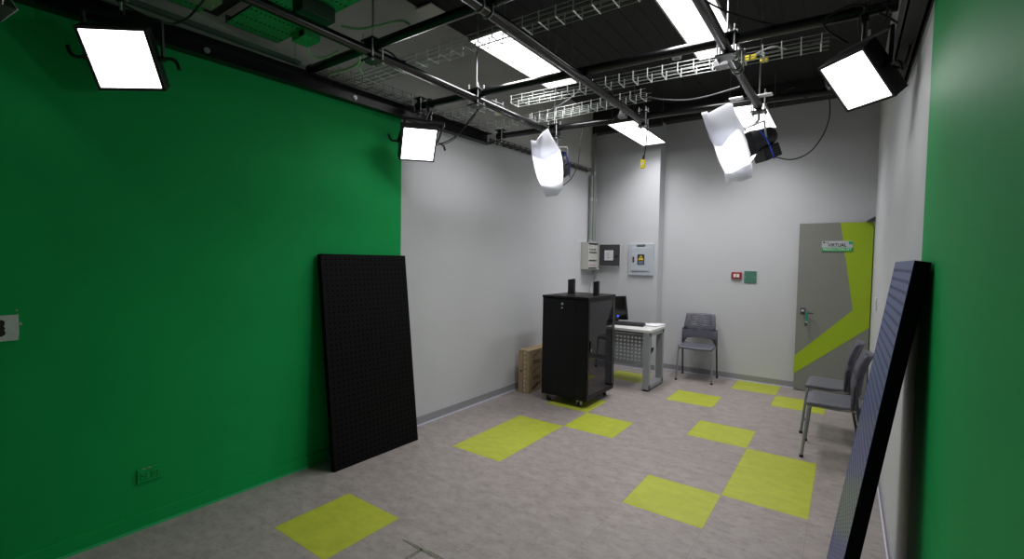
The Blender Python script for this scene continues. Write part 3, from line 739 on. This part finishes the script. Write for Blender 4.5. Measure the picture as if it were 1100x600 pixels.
tray((-.535, 3.66, 2.845), (-.535, 6.02, 2.905), .07, .035, 'dark narrow wire tray on the left wall ending at the conduits', m=m_slate, pitch=.12, rr=.006)

# ------------------------------------------------------------------ perforated sheets with painted-in green bounce above the grid
ZS = 2.985
def psheet(x0, y0, x1, y1, z, label, h=.05):
    t = thing('perforated_metal_sheet', label, 'metal sheet', ((x0+x1)/2, (y0+y1)/2, z), 'green-lit perforated sheets over the left of the grid')
    w_, l_ = (x1-x0)/2, (y1-y0)/2
    b = MB(); p = .0265; nstrips = max(1, int(round((2*w_)/.14))); sw = 2*w_/nstrips; ny = int(2*l_/p); pv = 2*l_/ny
    for k in range(nstrips):
        xa = -w_+k*sw
        b.perf((xa+sw/2-.0133, -l_, 0), (1, 0, 0), (0, 1, 0), .0266, pv, 1, ny, .0078)
        b.bb((xa, -l_, -.0004), (xa+sw/2-.0133, l_, .0004)); b.bb((xa+sw/2+.0133, -l_, -.0004), (xa+sw, l_, .0004))
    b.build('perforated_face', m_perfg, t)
    b = MB(); b.bb((-w_, -l_, 0), (-w_+.003, l_, h)); b.bb((w_-.003, -l_, 0), (w_, l_, h)); b.bb((-w_, l_-.003, 0), (w_, l_, h)); b.bb((-w_-.012, -l_, .002), (-w_, l_, .006)); b.build('flange', m_perfe, t)
    b = MB(); b.bb((-w_+.01, -l_+.01, .02), (w_-.01, l_-.01, .024)); b.build('backing', m_void, t)
psheet(-.50, -.2, .45, .835, ZS, 'green-lit perforated metal sheet nearest the camera above the left lamp')
psheet(-.50, .975, -.14, 1.30, ZS, 'green-lit perforated metal sheet between the beam and left pipe')
psheet(-.10, .975, .47, 1.30, ZS+.01, 'green-lit perforated metal sheet just right of the left pipe')
t = thing('junction_housing', 'dark square metal housing hanging by the green-lit perforated sheets', 'metal box', (.155, 1.12, ZS-.06))
b = MB(); b.bb((-.05, -.06, -.02), (.05, .14, .058)); b.build('case', m_void2, t, bevel=.003)
b = MB(); b.bb((-.045, -.055, -.022), (.045, .135, -.019)); b.build('cover', mat('dark_green_cover', (.01, .10, .04), .5), t)
p = on(329, 45, 2, 2.935)
t = thing('junction_housing', 'green-lit box hanging just past the green-lit sheets by the left pipe', 'metal box', p)
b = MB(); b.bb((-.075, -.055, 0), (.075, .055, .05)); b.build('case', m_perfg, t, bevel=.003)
b = MB(); b.bb((.012, -.0565, .008), (.06, -.0545, .042)); b.build('knockout', m_void, t)
t = thing('junction_housing', 'small pale green box beside the strut rail at the frame top', 'metal box', (-.26, .80, ZS-.045))
b = MB(); b.bb((-.07, -.2, 0), (.07, .03, .035)); b.build('case', mat('pale_green_case', (.18, .30, .17), .6), t, bevel=.004)
b = MB()
for y in (-.18, .01): b.cyl((0, y, -.003), (0, y, .0), .006)
b.split('screw', m_zinc, t)
b = MB(); p = on(462, 12, 2, ZC-.03)
t = thing('ceiling_patch', 'small grey square plate on the dark ceiling', 'ceiling plate', (p.x, p.y, ZC-.034))
b = MB(); b.bb((-.10, -.09, 0), (.10, .09, .012)); b.build('plate', m_greywall, t)
b = MB(); b.cyl((0, 0, -.004), (0, 0, .001), .01); b.split('screw', m_zinc, t)

# ------------------------------------------------------------------ LED ceiling panels
def led(x0, y0, x1, y1, z, label):
    cx, cy = (x0+x1)/2, (y0+y1)/2; w_, l_ = (x1-x0)/2, (y1-y0)/2
    t = thing('led_panel_light', label, 'ceiling light', (cx, cy, z), 'long hanging LED panels')
    b = MB(); e = .012
    b.bb((-w_, -l_, 0), (-w_+e, l_, .02)).bb((w_-e, -l_, 0), (w_, l_, .02)).bb((-w_, -l_, 0), (w_, -l_+e, .02)).bb((-w_, l_-e, 0), (w_, l_, .02)).bb((-w_, -l_, .016), (w_, l_, .022))
    b.build('frame', m_frame, t)
    b = MB(); b.add([(-w_+e, -l_+e, .002), (w_-e, -l_+e, .002), (w_-e, l_-e, .002), (-w_+e, l_-e, .002)], [(0, 3, 2, 1)]); b.build('diffuser', m_led, t)
    panel_lamp(t, (0, 0, .0005), (1, 0, 0), (0, 0, -1), 2*(w_-e), 2*(l_-e), P_CEIL, 130)
    for (i, j) in ((-1, -1), (1, -1), (-1, 1), (1, 1)):
        b = MB(); b.cyl((i*(w_-.03), j*(l_-.08), .02), (i*(w_-.03), j*(l_-.08), ZC-z), .0015, 6); b.build('suspension_wire', m_zincd, t)
    b = MB(); b.bb((-.03, -.08, .022), (.03, .08, .05)); b.build('driver', m_white2, t)
led(.265, 2.34, .575, 3.52, 3.2, 'long bright LED panel between the left and middle pipes')
led(1.60, 2.40, 1.92, 3.64, 3.2, 'long bright LED panel beside the right pipe at the frame top')
led(.245, 4.88, .575, 6.08, 3.2, 'far bright LED panel above the desk and server cabinet')
led(1.565, 4.82, 1.90, 6.06, 3.2, 'far bright LED panel behind the right paper covered lamp')

# ------------------------------------------------------------------ studio LED soft lights
def handle(b, p, d1, d2, s=1):
    b.tube(spline([p, p+d1*.035*s, p+d1*.055*s+d2*.02*s, p+d1*.065*s+d2*.06*s]), .0085, 8)
def soft(center, n, Y, w, h, label, hang, pts_cable=None, rearbox=True):
    n = V(n).normalized(); Y = V(Y); Y = (Y-n*Y.dot(n)).normalized(); X = Y.cross(n)
    c = V(center); hang = V(hang)
    t = thing('studio_led_light', label, 'studio light', hang, 'square studio LED lights')
    Rm = Matrix((X, Y, n)).transposed(); o = c-hang
    T = lambda x, y, z: o+X*x+Y*y+n*z
    hw, hh = w/2, h/2; f_ = .014; hb = MB()
    # shallow tray: rim and tapered rear
    hb.prism([T(-hw-f_, -hh-f_, -.004), T(hw+f_, -hh-f_, -.004), T(hw+f_, hh+f_, -.004), T(-hw-f_, hh+f_, -.004)], -n*.075)
    hb.prism([T(-hw+.02, -hh+.03, -.079), T(hw-.02, -hh+.03, -.079), T(hw-.02, hh-.03, -.079), T(-hw+.02, hh-.03, -.079)], -n*.035)
    hs = hb.build('housing', m_black, t, bevel=.004)
    b = MB()
    for (x0, y0, x1, y1) in ((-hw-f_, hh, hw+f_, hh+f_), (-hw-f_, -hh-f_, hw+f_, -hh), (-hw-f_, -hh, -hw, hh), (hw, -hh, hw+f_*.9, hh)):
        b.prism([T(x0, y0, -.005), T(x1, y0, -.005), T(x1, y1, -.005), T(x0, y1, -.005)], n*.011)
    b.build('front_rim', m_black, hs)
    b = MB(); b.add([T(-hw, -hh, .001), T(hw, -hh, .001), T(hw, hh, .001), T(-hw, hh, .001)], [(0, 1, 2, 3)]); b.build('diffuser', m_soft, t)
    panel_lamp(t, T(0, 0, .003), X, n, w, h, P_SOFT, 130)
    b = MB()
    for k in range(7): b.prism([T(-hw+.05+k*.03, -hh+.05, -.114), T(-hw+.06+k*.03, -hh+.05, -.114), T(-hw+.06+k*.03, hh-.05, -.114), T(-hw+.05+k*.03, hh-.05, -.114)], -n*.008)
    b.build('cooling_fins', m_blackmat, hs)
    # U yoke pivoting on the sides, meeting the clamp above
    up = V((0, 0, 1)); Xh = (X-up*X.dot(up)).normalized() if abs(X.z) < .9 else X
    top = V((0, 0, -.06)); yk = MB(); e = hw+f_+.018
    pl, prr = T(-e, 0, -.04), T(e, 0, -.04)
    zt_ = top.z; cl = V((pl.x, pl.y, zt_)) ; cr_ = V((prr.x, prr.y, zt_))
    mid = (cl+cr_)/2; sh = V((0, 0, zt_))-mid; tilt = sh*.6
    yk.tube([pl, pl*.3+(cl+tilt)*.7, cl+tilt, (cl+tilt)*.93+(cr_+tilt)*.07, (cl+tilt)*.5+(cr_+tilt)*.5, (cl+tilt)*.07+(cr_+tilt)*.93, cr_+tilt, prr*.3+(cr_+tilt)*.7, prr], .010, 6)
    yk.build('yoke', m_black, t)
    for s, p in ((-1, pl), (1, prr)):
        k = MB(); k.cyl(p-X*s*.018, p+X*s*.008, .014, 12); handle(k, p, X*s, (-up if s > 0 else up)*.8-n*.0, 1.1)
        hd = k.build('tilt_handle', m_black, t, smooth=True)
        k = MB(); k.cyl(p+X*s*.008, p+X*s*.014, .006, 8); k.build('red_cap', m_red, hd)
    # hook clamp
    k = MB(); k.tube([V((0, 0, .095))+V((.0, math.cos(a)*.038, math.sin(a)*.038)) for a in [math.radians(-60+i*25) for i in range(12)]], .010, 8)
    k.cyl((0, 0, .06), tuple(mid+tilt), .011, 10); k.bb((-.016, -.03, .03), (.016, .03, .06)); k.build('hook_clamp', m_black, t, smooth=True)
    k = MB(); k.cyl((.0, .02, .01), (0, .02, .05), .006, 10); k.cyl((.02, -.01, -.05), (.02, -.01, -.01), .0055); k.split('clamp_bolt', m_rod, t)
    return t
s_ = lambda P, k: CAM+(V(P)-CAM)*k
S1c = s_((-.663, .512, 2.638), .89)
soft(S1c, (.70, -.47, -.54), (.38, -.40, .83), .262, .262, 'large square studio light before the near green wall', (S1c.x+.0, .42, ZP-.095))
S2c = s_((-.568, 2.626, 2.603), .915)
soft(S2c, (.71, -.37, -.60), (.51, -.33, .80), .27, .27, 'small square studio light where the green meets the white wall', (S2c.x-.02, P2y(S2c.x), ZP-.095))
S5c = s_((2.638, 2.971, 2.613), .92)
soft(S5c, (-.58, -.47, -.66), (-.47, -.46, .75), .272, .272, 'tilted square studio light beside the right wall', (S5c.x+.03, P2y(2.66), ZP-.095))
# partial dark housing at the very corner, seen from behind
t = thing('studio_lamp_back', 'dark lamp housing cut by the top left corner', 'studio light', (.18, .0, 2.80))
cpt = on(2, 2, 1, .16); 
b = MB(); P = [on(q[0], q[1], 1, .0)-t.location for q in ((-22, -14), (13, -1), (21, 11), (3, 24), (-24, 22))]
b.prism(P, (.03, -.10, -.0)); b.build('housing', m_blackmat, t, bevel=.006)
b = MB(); m0 = (P[0]+P[1])/2; b.tube([m0, m0+V((.0, .0, .10)), V((0, 0, .03))], .012, 8); b.build('bracket', m_black, t)
b = MB(); q = (P[2]+P[3])/2; b.cyl(P[2]+V((.01, -.05, .0)), P[2]+V((.02, -.05, .012)), .008, 8); b.build('knob', m_blackmat, t)

# ------------------------------------------------------------------ paper covered spot lamps
def papered(label, plabel, P0, n, outline, topfold, botfold, body_dir, hang, lens_px, depth=.20):
    n = V(n).normalized(); hang = V(hang)
    t = thing('spot_lamp', label, 'studio light', hang, 'spot lamps covered with diffusion paper')
    lc = onp(lens_px[0], lens_px[1], P0, n)            # lamp axis meets the paper here
    up = V((0, 0, 1)); Y = (up-n*up.dot(n)).normalized(); X = Y.cross(n)
    L0 = lc-n*depth-hang
    T = lambda x, y, z: L0+X*x+Y*y+n*z
    def rings(prof, seg=24):
        bb_ = MB(); pts = []
        for (z, r_) in prof: pts.append([T(r_*math.cos(2*math.pi*k/seg), r_*math.sin(2*math.pi*k/seg), z) for k in range(seg)])
        vs = [v for g in pts for v in g]; fs = [(i*seg+k, i*seg+(k+1) % seg, (i+1)*seg+(k+1) % seg, (i+1)*seg+k) for i in range(len(pts)-1) for k in range(seg)]
        bb_.add(vs, fs+[tuple(range(seg))[::-1]]); return bb_
    rings([(-.20, .035), (-.19, .065), (-.08, .078), (.0, .088), (.035, .088), (.035, .078)]).build('barrel', m_black, t, smooth=True)
    b = MB(); b.add([T(.074*math.cos(2*math.pi*k/24), .074*math.sin(2*math.pi*k/24), .03) for k in range(24)], [tuple(range(24))]); b.build('lens', m_lens, t)
    b = MB(); R3 = Matrix((X, Y, n)).transposed(); b.box(T(0, -.115, -.11), (.12, .10, .15), R3)
    pb = b.build('driver_box', m_black, t, bevel=.006)
    b = MB()
    for k in range(4): b.box(T(.062, -.15+k*.018, -.11), (.004, .006, .11), R3)
    b.build('vents', m_slate, pb)
    b = MB()
    for sx_ in (-1, 1):                                # barn door leaves at the sides
        b.prism([T(sx_*.085, -.075, .035), T(sx_*.085, .075, .035), T(sx_*.115, .09, .13), T(sx_*.115, -.09, .13)], X*sx_*.002)
    for sy in (-1, 1):
        b.prism([T(-.075, sy*.085, .035), T(.075, sy*.085, .035), T(.09, sy*.14, .14), T(-.09, sy*.14, .14)], Y*sy*.002)
    b.split('barn_door', m_black, t)
    b = MB(); topc = V((0, 0, -.06))
    a_, c_ = T(-.10, 0, -.06), T(.10, 0, -.06)
    a2, c2 = T(-.105, .12, -.08), T(.105, .12, -.08)
    b.tube([a_, a2, (a2+c2)/2, c2, c_], .008, 6); b.tube([(a2+c2)/2, (a2+c2)/2*.5+topc*.5, topc, (0, 0, .06)], .010, 8); b.build('yoke', m_zincd, t)
    b = MB(); b.tube([V((0, 0, .095))+V((.0, math.cos(a)*.038, math.sin(a)*.038)) for a in [math.radians(-60+i*25) for i in range(12)]], .010, 8); b.bb((-.018, -.03, .02), (.018, .03, .06)); b.build('hook_clamp', m_black, t, smooth=True)
    b = MB(); b.tube(spline([T(.09, .07, -.03), T(.105, .0, -.05), T(.11, -.08, -.06), T(.09, -.17, -.08)]), .005, 8); b.build('safety_strap', m_blue, t, smooth=True)
    # paper: main part + folded flaps, subdivided and slightly crumpled
    def P3(px, py, off=0): return onp(px, py, P0, n)+n*off
    b = MB(); cen = lc
    bm = bmesh.new(); cache = {}
    def vv(p):
        k = tuple(round(c_, 5) for c_ in p)
        if k not in cache: cache[k] = bm.verts.new(p-lc)
        return cache[k]
    for k, poly in enumerate(paper_polys(outline, topfold, botfold)):
        bm.faces.new([vv(P3(*q)) for q in poly])
        if k != 1:                                     # extra unseen layers added behind the flaps to dim them
            bm.faces.new([vv(P3(q[0], q[1], q[2]-.007)) for q in poly])
            bm.faces.new([vv(P3(q[0], q[1], q[2]-.012)) for q in poly])
    bmesh.ops.triangulate(bm, faces=bm.faces[:])
    bmesh.ops.subdivide_edges(bm, edges=bm.edges[:], cuts=3, use_grid_fill=True)
    rng = random.Random(3)
    from mathutils import noise as _n
    for v in bm.verts: v.co += n*(.006*_n.noise(v.co*11)+.003*_n.noise(v.co*30))
    bmesh.ops.recalc_face_normals(bm, faces=bm.faces[:])
    me = bpy.data.meshes.new('diffusion_paper'); bm.to_mesh(me); bm.free(); me.materials.append(m_diff)
    for p in me.polygons: p.use_smooth = True
    o = bpy.data.objects.new('diffusion_paper', me); COL.objects.link(o); o.location = lc-hang; o.parent = t
    o['label'] = plabel
    return t
def paper_polys(outline, topfold, botfold):
    # outline given as dict of three polygons
    return outline_polys
F = .025
z4 = lambda a, c, o=0: (640+.2*a, 110+.2*c, o)
tf4 = [z4(613, 190, 0), z4(650, 232, .02), z4(702, 232, .03), z4(722, 190, .02), z4(760, 150, .0), z4(798, 160, 0)]
bf4 = [z4(690, 375, 0), z4(740, 368, .02), z4(800, 335, .02), z4(832, 325, 0)]
outline_polys = [
    [z4(580, 50, F), z4(605, 45, F), z4(610, 55, F*.9), z4(690, 10, -F), z4(712, 14, -F), z4(740, 70, -F*.6)]+tf4[::-1],
    tf4+[z4(805, 210, -.01), z4(825, 280, -.01)]+bf4[::-1]+[z4(650, 310, -.01), z4(625, 230, -.01)],
    bf4+[z4(845, 400, F*.8), z4(790, 420, F*.8), z4(745, 415, F*.6), z4(720, 440, F), z4(705, 420, F*.7)],
]
papered('spot lamp behind white paper under the right pipe', 'crumpled white diffusion paper', (1.93, 3.50, 2.35), (-.62, -.66, -.38), None, tf4, bf4, None, (2.01, P3y(2.01), ZP-.095), (786, 162), .17)
z3 = lambda a, c, o=0: (560+.1835*a, 110+.1835*c, o)
tf3 = [z3(60, 300, 0), z3(75, 318, .01), z3(110, 332, .02), z3(150, 340, .03), z3(182, 312, .02), z3(228, 285, 0)]
bf3 = [z3(112, 478, 0), z3(160, 486, .02), z3(200, 490, .02), z3(243, 478, 0)]
outline_polys = [
    [z3(63, 218, F), z3(88, 222, F), z3(98, 214, F), z3(122, 188, -F*.3), z3(118, 175, -F), z3(148, 155, -F), z3(172, 200, -F*.6), z3(212, 262, 0)]+tf3[::-1],
    tf3+[z3(238, 340, -.01), z3(242, 420, -.01)]+bf3[::-1]+[z3(92, 445, -.01), z3(74, 385, -.01)],
    bf3+[z3(240, 505, F*.5), z3(215, 540, F*.8), z3(150, 552, F*.8), z3(128, 510, F*.5)],
]
papered('spot lamp behind white paper under the left pipe', 'folded white diffusion paper', (.22, 3.42, 2.45), (.12, -.90, -.38), None, tf3, bf3, None, (.235, P3y(.2), ZP-.095), (590, 178), .17)

# ------------------------------------------------------------------ cables and small sockets
def cable(label, pts, r=.0045, m=m_cable, name='power_cable'):
    P = spline(pts, 7); o = P[0].copy(); b = MB(); b.tube([p-o for p in P], r, 7)
    c = b.build(name, m, smooth=True); c.location = o; tag(c, label, 'cable', None); return c
q = lambda x, y, ax, v: on(x, y, ax, v)
cable('black cable curving from the right spot lamp up to the farthest pipe', [q(822, 164, 1, 3.72), q(835, 169, 1, 3.8), q(852, 171, 1, 3.85), q(870, 163, 1, 3.9), q(884, 145, 1, 3.95), q(891, 125, 1, 3.98), q(891, 106, 1, 4.0)])
cable('thin black cable looping below the left spot lamp', [q(605, 199, 1, 3.7), q(614, 191, 1, 3.72), q(621, 175, 1, 3.74), q(623, 155, 1, 3.76), q(628, 130, 1, 3.8)], .0045)
cable('cable from the small studio light up to the left pipe', [q(470, 155, 0, S2c.x+.12), q(482, 151, 0, -.12), q(495, 142, 0, -.05), q(505, 128, 0, .02), q(521, 110, 0, .14)], .0055)
cable('second cable from the small studio light to the wire tray', [q(474, 156, 0, S2c.x+.12), q(487, 150, 0, -.14), q(500, 136, 0, -.1), q(511, 122, 0, -.02), q(513, 105, 0, .05)], .004)
cable('grey white cable arcing over the left studio light', [q(118, -6, 2, 2.82), q(131, 4, 2, 2.80), q(150, 14, 2, 2.78), q(170, 23, 2, 2.77), q(188, 25, 2, 2.79), q(203, 18, 2, 2.83), q(219, 0, 2, 2.9)], .0055)
cable('slack black cable across the dark ceiling right of the right pipe', [q(755, -1, 2, 3.0), q(775, 10, 2, 2.98), q(800, 19, 2, 2.95), q(835, 27, 2, 2.93), q(865, 26, 2, 2.93), q(890, 18, 2, 2.94), q(925, 5, 2, 2.96), q(960, -4, 2, 3.0)], .0055)
cable('long cable sagging between the farthest tray and right pipe', [q(693, 104, 2, 2.9), q(715, 107, 2, 2.86), q(740, 107, 2, 2.85), q(765, 102, 2, 2.86), q(795, 93, 2, 2.88)], .006, m_slate)
cable('looped black cable left of the tilted studio light', [q(911, 46, 1, 2.72), q(903, 42, 1, 2.7), q(888, 32, 1, 2.7), q(886, 22, 1, 2.7), q(897, 13, 1, 2.68), q(918, 5, 1, 2.66), q(932, 8, 1, 2.66)], .0055)
cable('black cable bending down right of the tilted studio light', [q(945, 14, 1, 2.68), q(960, 22, 1, 2.66), q(974, 34, 1, 2.62), q(978, 44, 1, 2.6), q(975, 60, 1, 2.58), q(969, 72, 1, 2.6), q(958, 71, 1, 2.64)], .0055)
cable('small black cable loop above the tilted studio light', [q(923, 34, 1, 2.68), q(923, 20, 1, 2.66), q(931, 9, 1, 2.66), q(943, 3, 1, 2.66), q(952, 6, 1, 2.67), q(953, 18, 1, 2.68), q(948, 26, 1, 2.70)], .0045)
cable('green-lit cable draped from the left pipe over the cross pipe', [q(366, 28, 2, 2.97), q(385, 31, 2, 2.97), q(405, 28, 2, 2.98), q(425, 23, 2, 3.0), q(434, 23, 2, 2.97), q(441, 27, 2, 2.93)], .0075, m_gcable)
cable('green-lit cable hanging in a loop under the left sheets', [q(330, 48, 2, 2.95), q(332, 56, 2, 2.92), q(341, 62, 2, 2.9), q(352, 61, 2, 2.9), q(364, 54, 2, 2.92)], .0075, m_gcable)
cable('green-lit cable drooping from the left pipe to the wire tray', [q(386, 58, 2, 2.88), q(385, 68, 2, 2.86), q(373, 74, 2, 2.87), q(356, 79, 2, 2.9), q(352, 84, 2, 2.92), q(362, 90, 2, 2.93)], .0075, m_gcable)
cable('thin green-lit cable beside the left pipe clamp', [q(391, 60, 2, 2.88), q(389, 68, 2, 2.86), q(386, 72, 2, 2.87), q(391, 82, 2, 2.92)], .006, m_gcable)
cable('black cable drooping below the channel beam', [q(331, 90, 2, 2.84), q(338, 97, 2, 2.80), q(346, 100, 2, 2.79), q(354, 97, 2, 2.82), q(362, 90, 2, 2.9)], .004)
cable('black cable humped over the left pipe', [q(404, 54, 2, 2.9), q(411, 53, 2, 2.92), q(420, 57, 2, 2.91), q(428, 64, 2, 2.88), q(436, 66, 2, 2.88)], .006)
cable('cable resting along the far end of the left pipe', [q(528, 108, 2, 2.88), q(540, 113, 2, 2.88), q(552, 124, 2, 2.87), q(566, 131, 2, 2.87), q(582, 131, 2, 2.88)], .006, m_slate)
cable('cable running diagonally through the farthest wire tray', [q(627, 93, 2, 2.96), q(618, 101, 2, 2.93), q(606, 110, 2, 2.92), q(592, 118, 2, 2.92), q(583, 124, 2, 2.90)], .005, m_slate)
for k, (xa, ya, xb, yb) in enumerate(((828, 107, 848, 95), (866, 104, 884, 93))):
    cable(['cable wrapped on the farthest pipe, left turn', 'cable wrapped on the farthest pipe, right turn'][k], [q(xa-5, ya+4, 1, 3.98), q(xa, ya+1, 1, 3.955), q((xa+xb)/2, (ya+yb)/2, 1, 3.95), q(xb, yb, 1, 3.96), q(xb+6, yb-1, 1, 3.99)], .0055)
cable('black cable dropping from the middle pipe to the yellow connector', [q(683, 118, 1, 3.8), q(692, 121, 1, 3.8), q(695, 135, 1, 3.8), q(694, 155, 1, 3.8), q(691.5, 170, 1, 3.8)], .0055)
cable('short black cable loop beside the end of the middle pipe', [q(668, 122, 1, 3.72), q(661, 126, 1, 3.7), q(658, 131, 1, 3.7), q(664, 137, 1, 3.7), q(676, 138, 1, 3.72), q(684, 134, 1, 3.74)], .004)
cable('white lead along the wire tray by the yellow sockets', [q(812, 58, 2, 2.93), q(822, 53, 2, 2.95), q(832, 50, 2, 2.95), q(845, 53, 2, 2.93)], .0055, m_white2)
cable('grey lead from tray to the looped cable', [q(868, 48, 2, 2.93), q(882, 42, 2, 2.94), q(895, 39, 2, 2.94), q(903, 43, 2, 2.92)], .005, m_slate)
# yellow hanging connector
p = q(690.5, 176, 1, 3.8)
t = thing('hanging_connector', 'yellow power connector hanging before the far white wall', 'connector', p)
b = MB(); b.prism([(-.022, -.015, -.038), (.018, -.015, -.04), (.024, -.015, .036), (-.016, -.015, .040)], (0, .03, 0)); b.build('shell', m_yellow, t, bevel=.004)
b = MB(); b.bb((-.012, -.017, -.012), (.008, -.0145, .010)); b.build('face', m_paper, t)
b = MB(); b.cyl((.004, 0, .038), (.008, 0, .075), .010); b.build('strain_relief', m_blackmat, t)
for px, py, lab, sc in ((806, 62, 'left yellow socket taped in the wire tray beside the right pipe', 1.25), (821, 64, 'right yellow socket in the wire tray beside the right pipe', .8)):
    p = on(px, py, 2, 2.935); t = thing('yellow_socket', lab, 'connector', p, 'yellow sockets in the wire tray')
    b = MB(); b.bb((-.03*sc, -.016, -.016), (.03*sc, .016, .016)); b.build('shell', m_yellow, t, bevel=.005)
    b = MB(); b.bb((-.004, -.018, -.018), (.004, .018, .018)); b.build('tape', m_slate, t)
p = on(539, 121, 2, 2.94); t = thing('yellow_socket', 'small yellow socket on the short farther wire tray', 'connector', p, 'yellow sockets in the wire tray')
b = MB(); b.bb((-.03, -.014, -.012), (.03, .014, .012)); b.build('shell', m_yellow, t, bevel=.004); b = MB(); b.bb((-.075, -.014, -.014), (-.03, .014, .014)); b.build('white_plug', m_white2, t)
# small white junction units
for px, py, ax, v_, lab, s in ((776, 68, 1, 2.95, 'white sensor box hanging at the right pipe rings', 1), (669, 124, 1, 3.72, 'white sensor box at the far end of the middle pipe', .8)):
    p = on(px, py, ax, v_); t = thing('sensor_box', lab, 'sensor', p, 'white sensor boxes on pipes')
    b = MB(); b.bb((-.045*s, -.04*s, -.03*s), (.045*s, .04*s, .015*s)); b.build('case', m_base, t, bevel=.006)
    b = MB(); b.prism([(-.04*s, -.02*s, .015*s), (-.005*s, -.02*s, .015*s), (-.02*s, -.02*s, .09*s)], (0, .04*s, 0)); b.build('bracket', m_white2, t)
for k, (px, py) in enumerate(((791, 106), (822, 102))):
    p = on(px, py, 2, 2.86); t = thing('white_clip', ['left white clip at the far end of the right pipe', 'right white clip at the far end of the right pipe'][k], 'clip', p, 'white clips at the right pipe end')
    b = MB(); b.bb((-.05, -.03, -.006), (.05, .03, .006)); b.build('pad', m_white2, t, bevel=.003); b = MB(); b.cyl((0, 0, .006), (0, 0, .014), .01); b.split('screw', m_zinc, t)
p = on(727, 63, 2, ZC-.06); t = thing('smoke_detector', 'round white detector on the dark ceiling left of the right pipe', 'detector', p)
b = MB(); b.cyl((0, 0, 0), (0, 0, .035), .05, 20); b.cyl((0, 0, .035), (0, 0, .06), .03, 16); b.build('housing', m_white2, t, bevel=.004); b = MB(); b.cyl((0, 0, -.006), (0, 0, 0), .03, 20); b.build('grille', m_base, t)

# ------------------------------------------------------------------ world + view
w = bpy.data.worlds.new('world'); SC.world = w; w.use_nodes = True
w.node_tree.nodes['Background'].inputs[0].default_value = (.05, .05, .055, 1); w.node_tree.nodes['Background'].inputs[1].default_value = .3
SC.view_settings.view_transform = 'Standard'; SC.view_settings.look = 'None'; SC.view_settings.gamma = 1; SC.view_settings.use_curve_mapping = False
SC.view_settings.exposure = -0.06
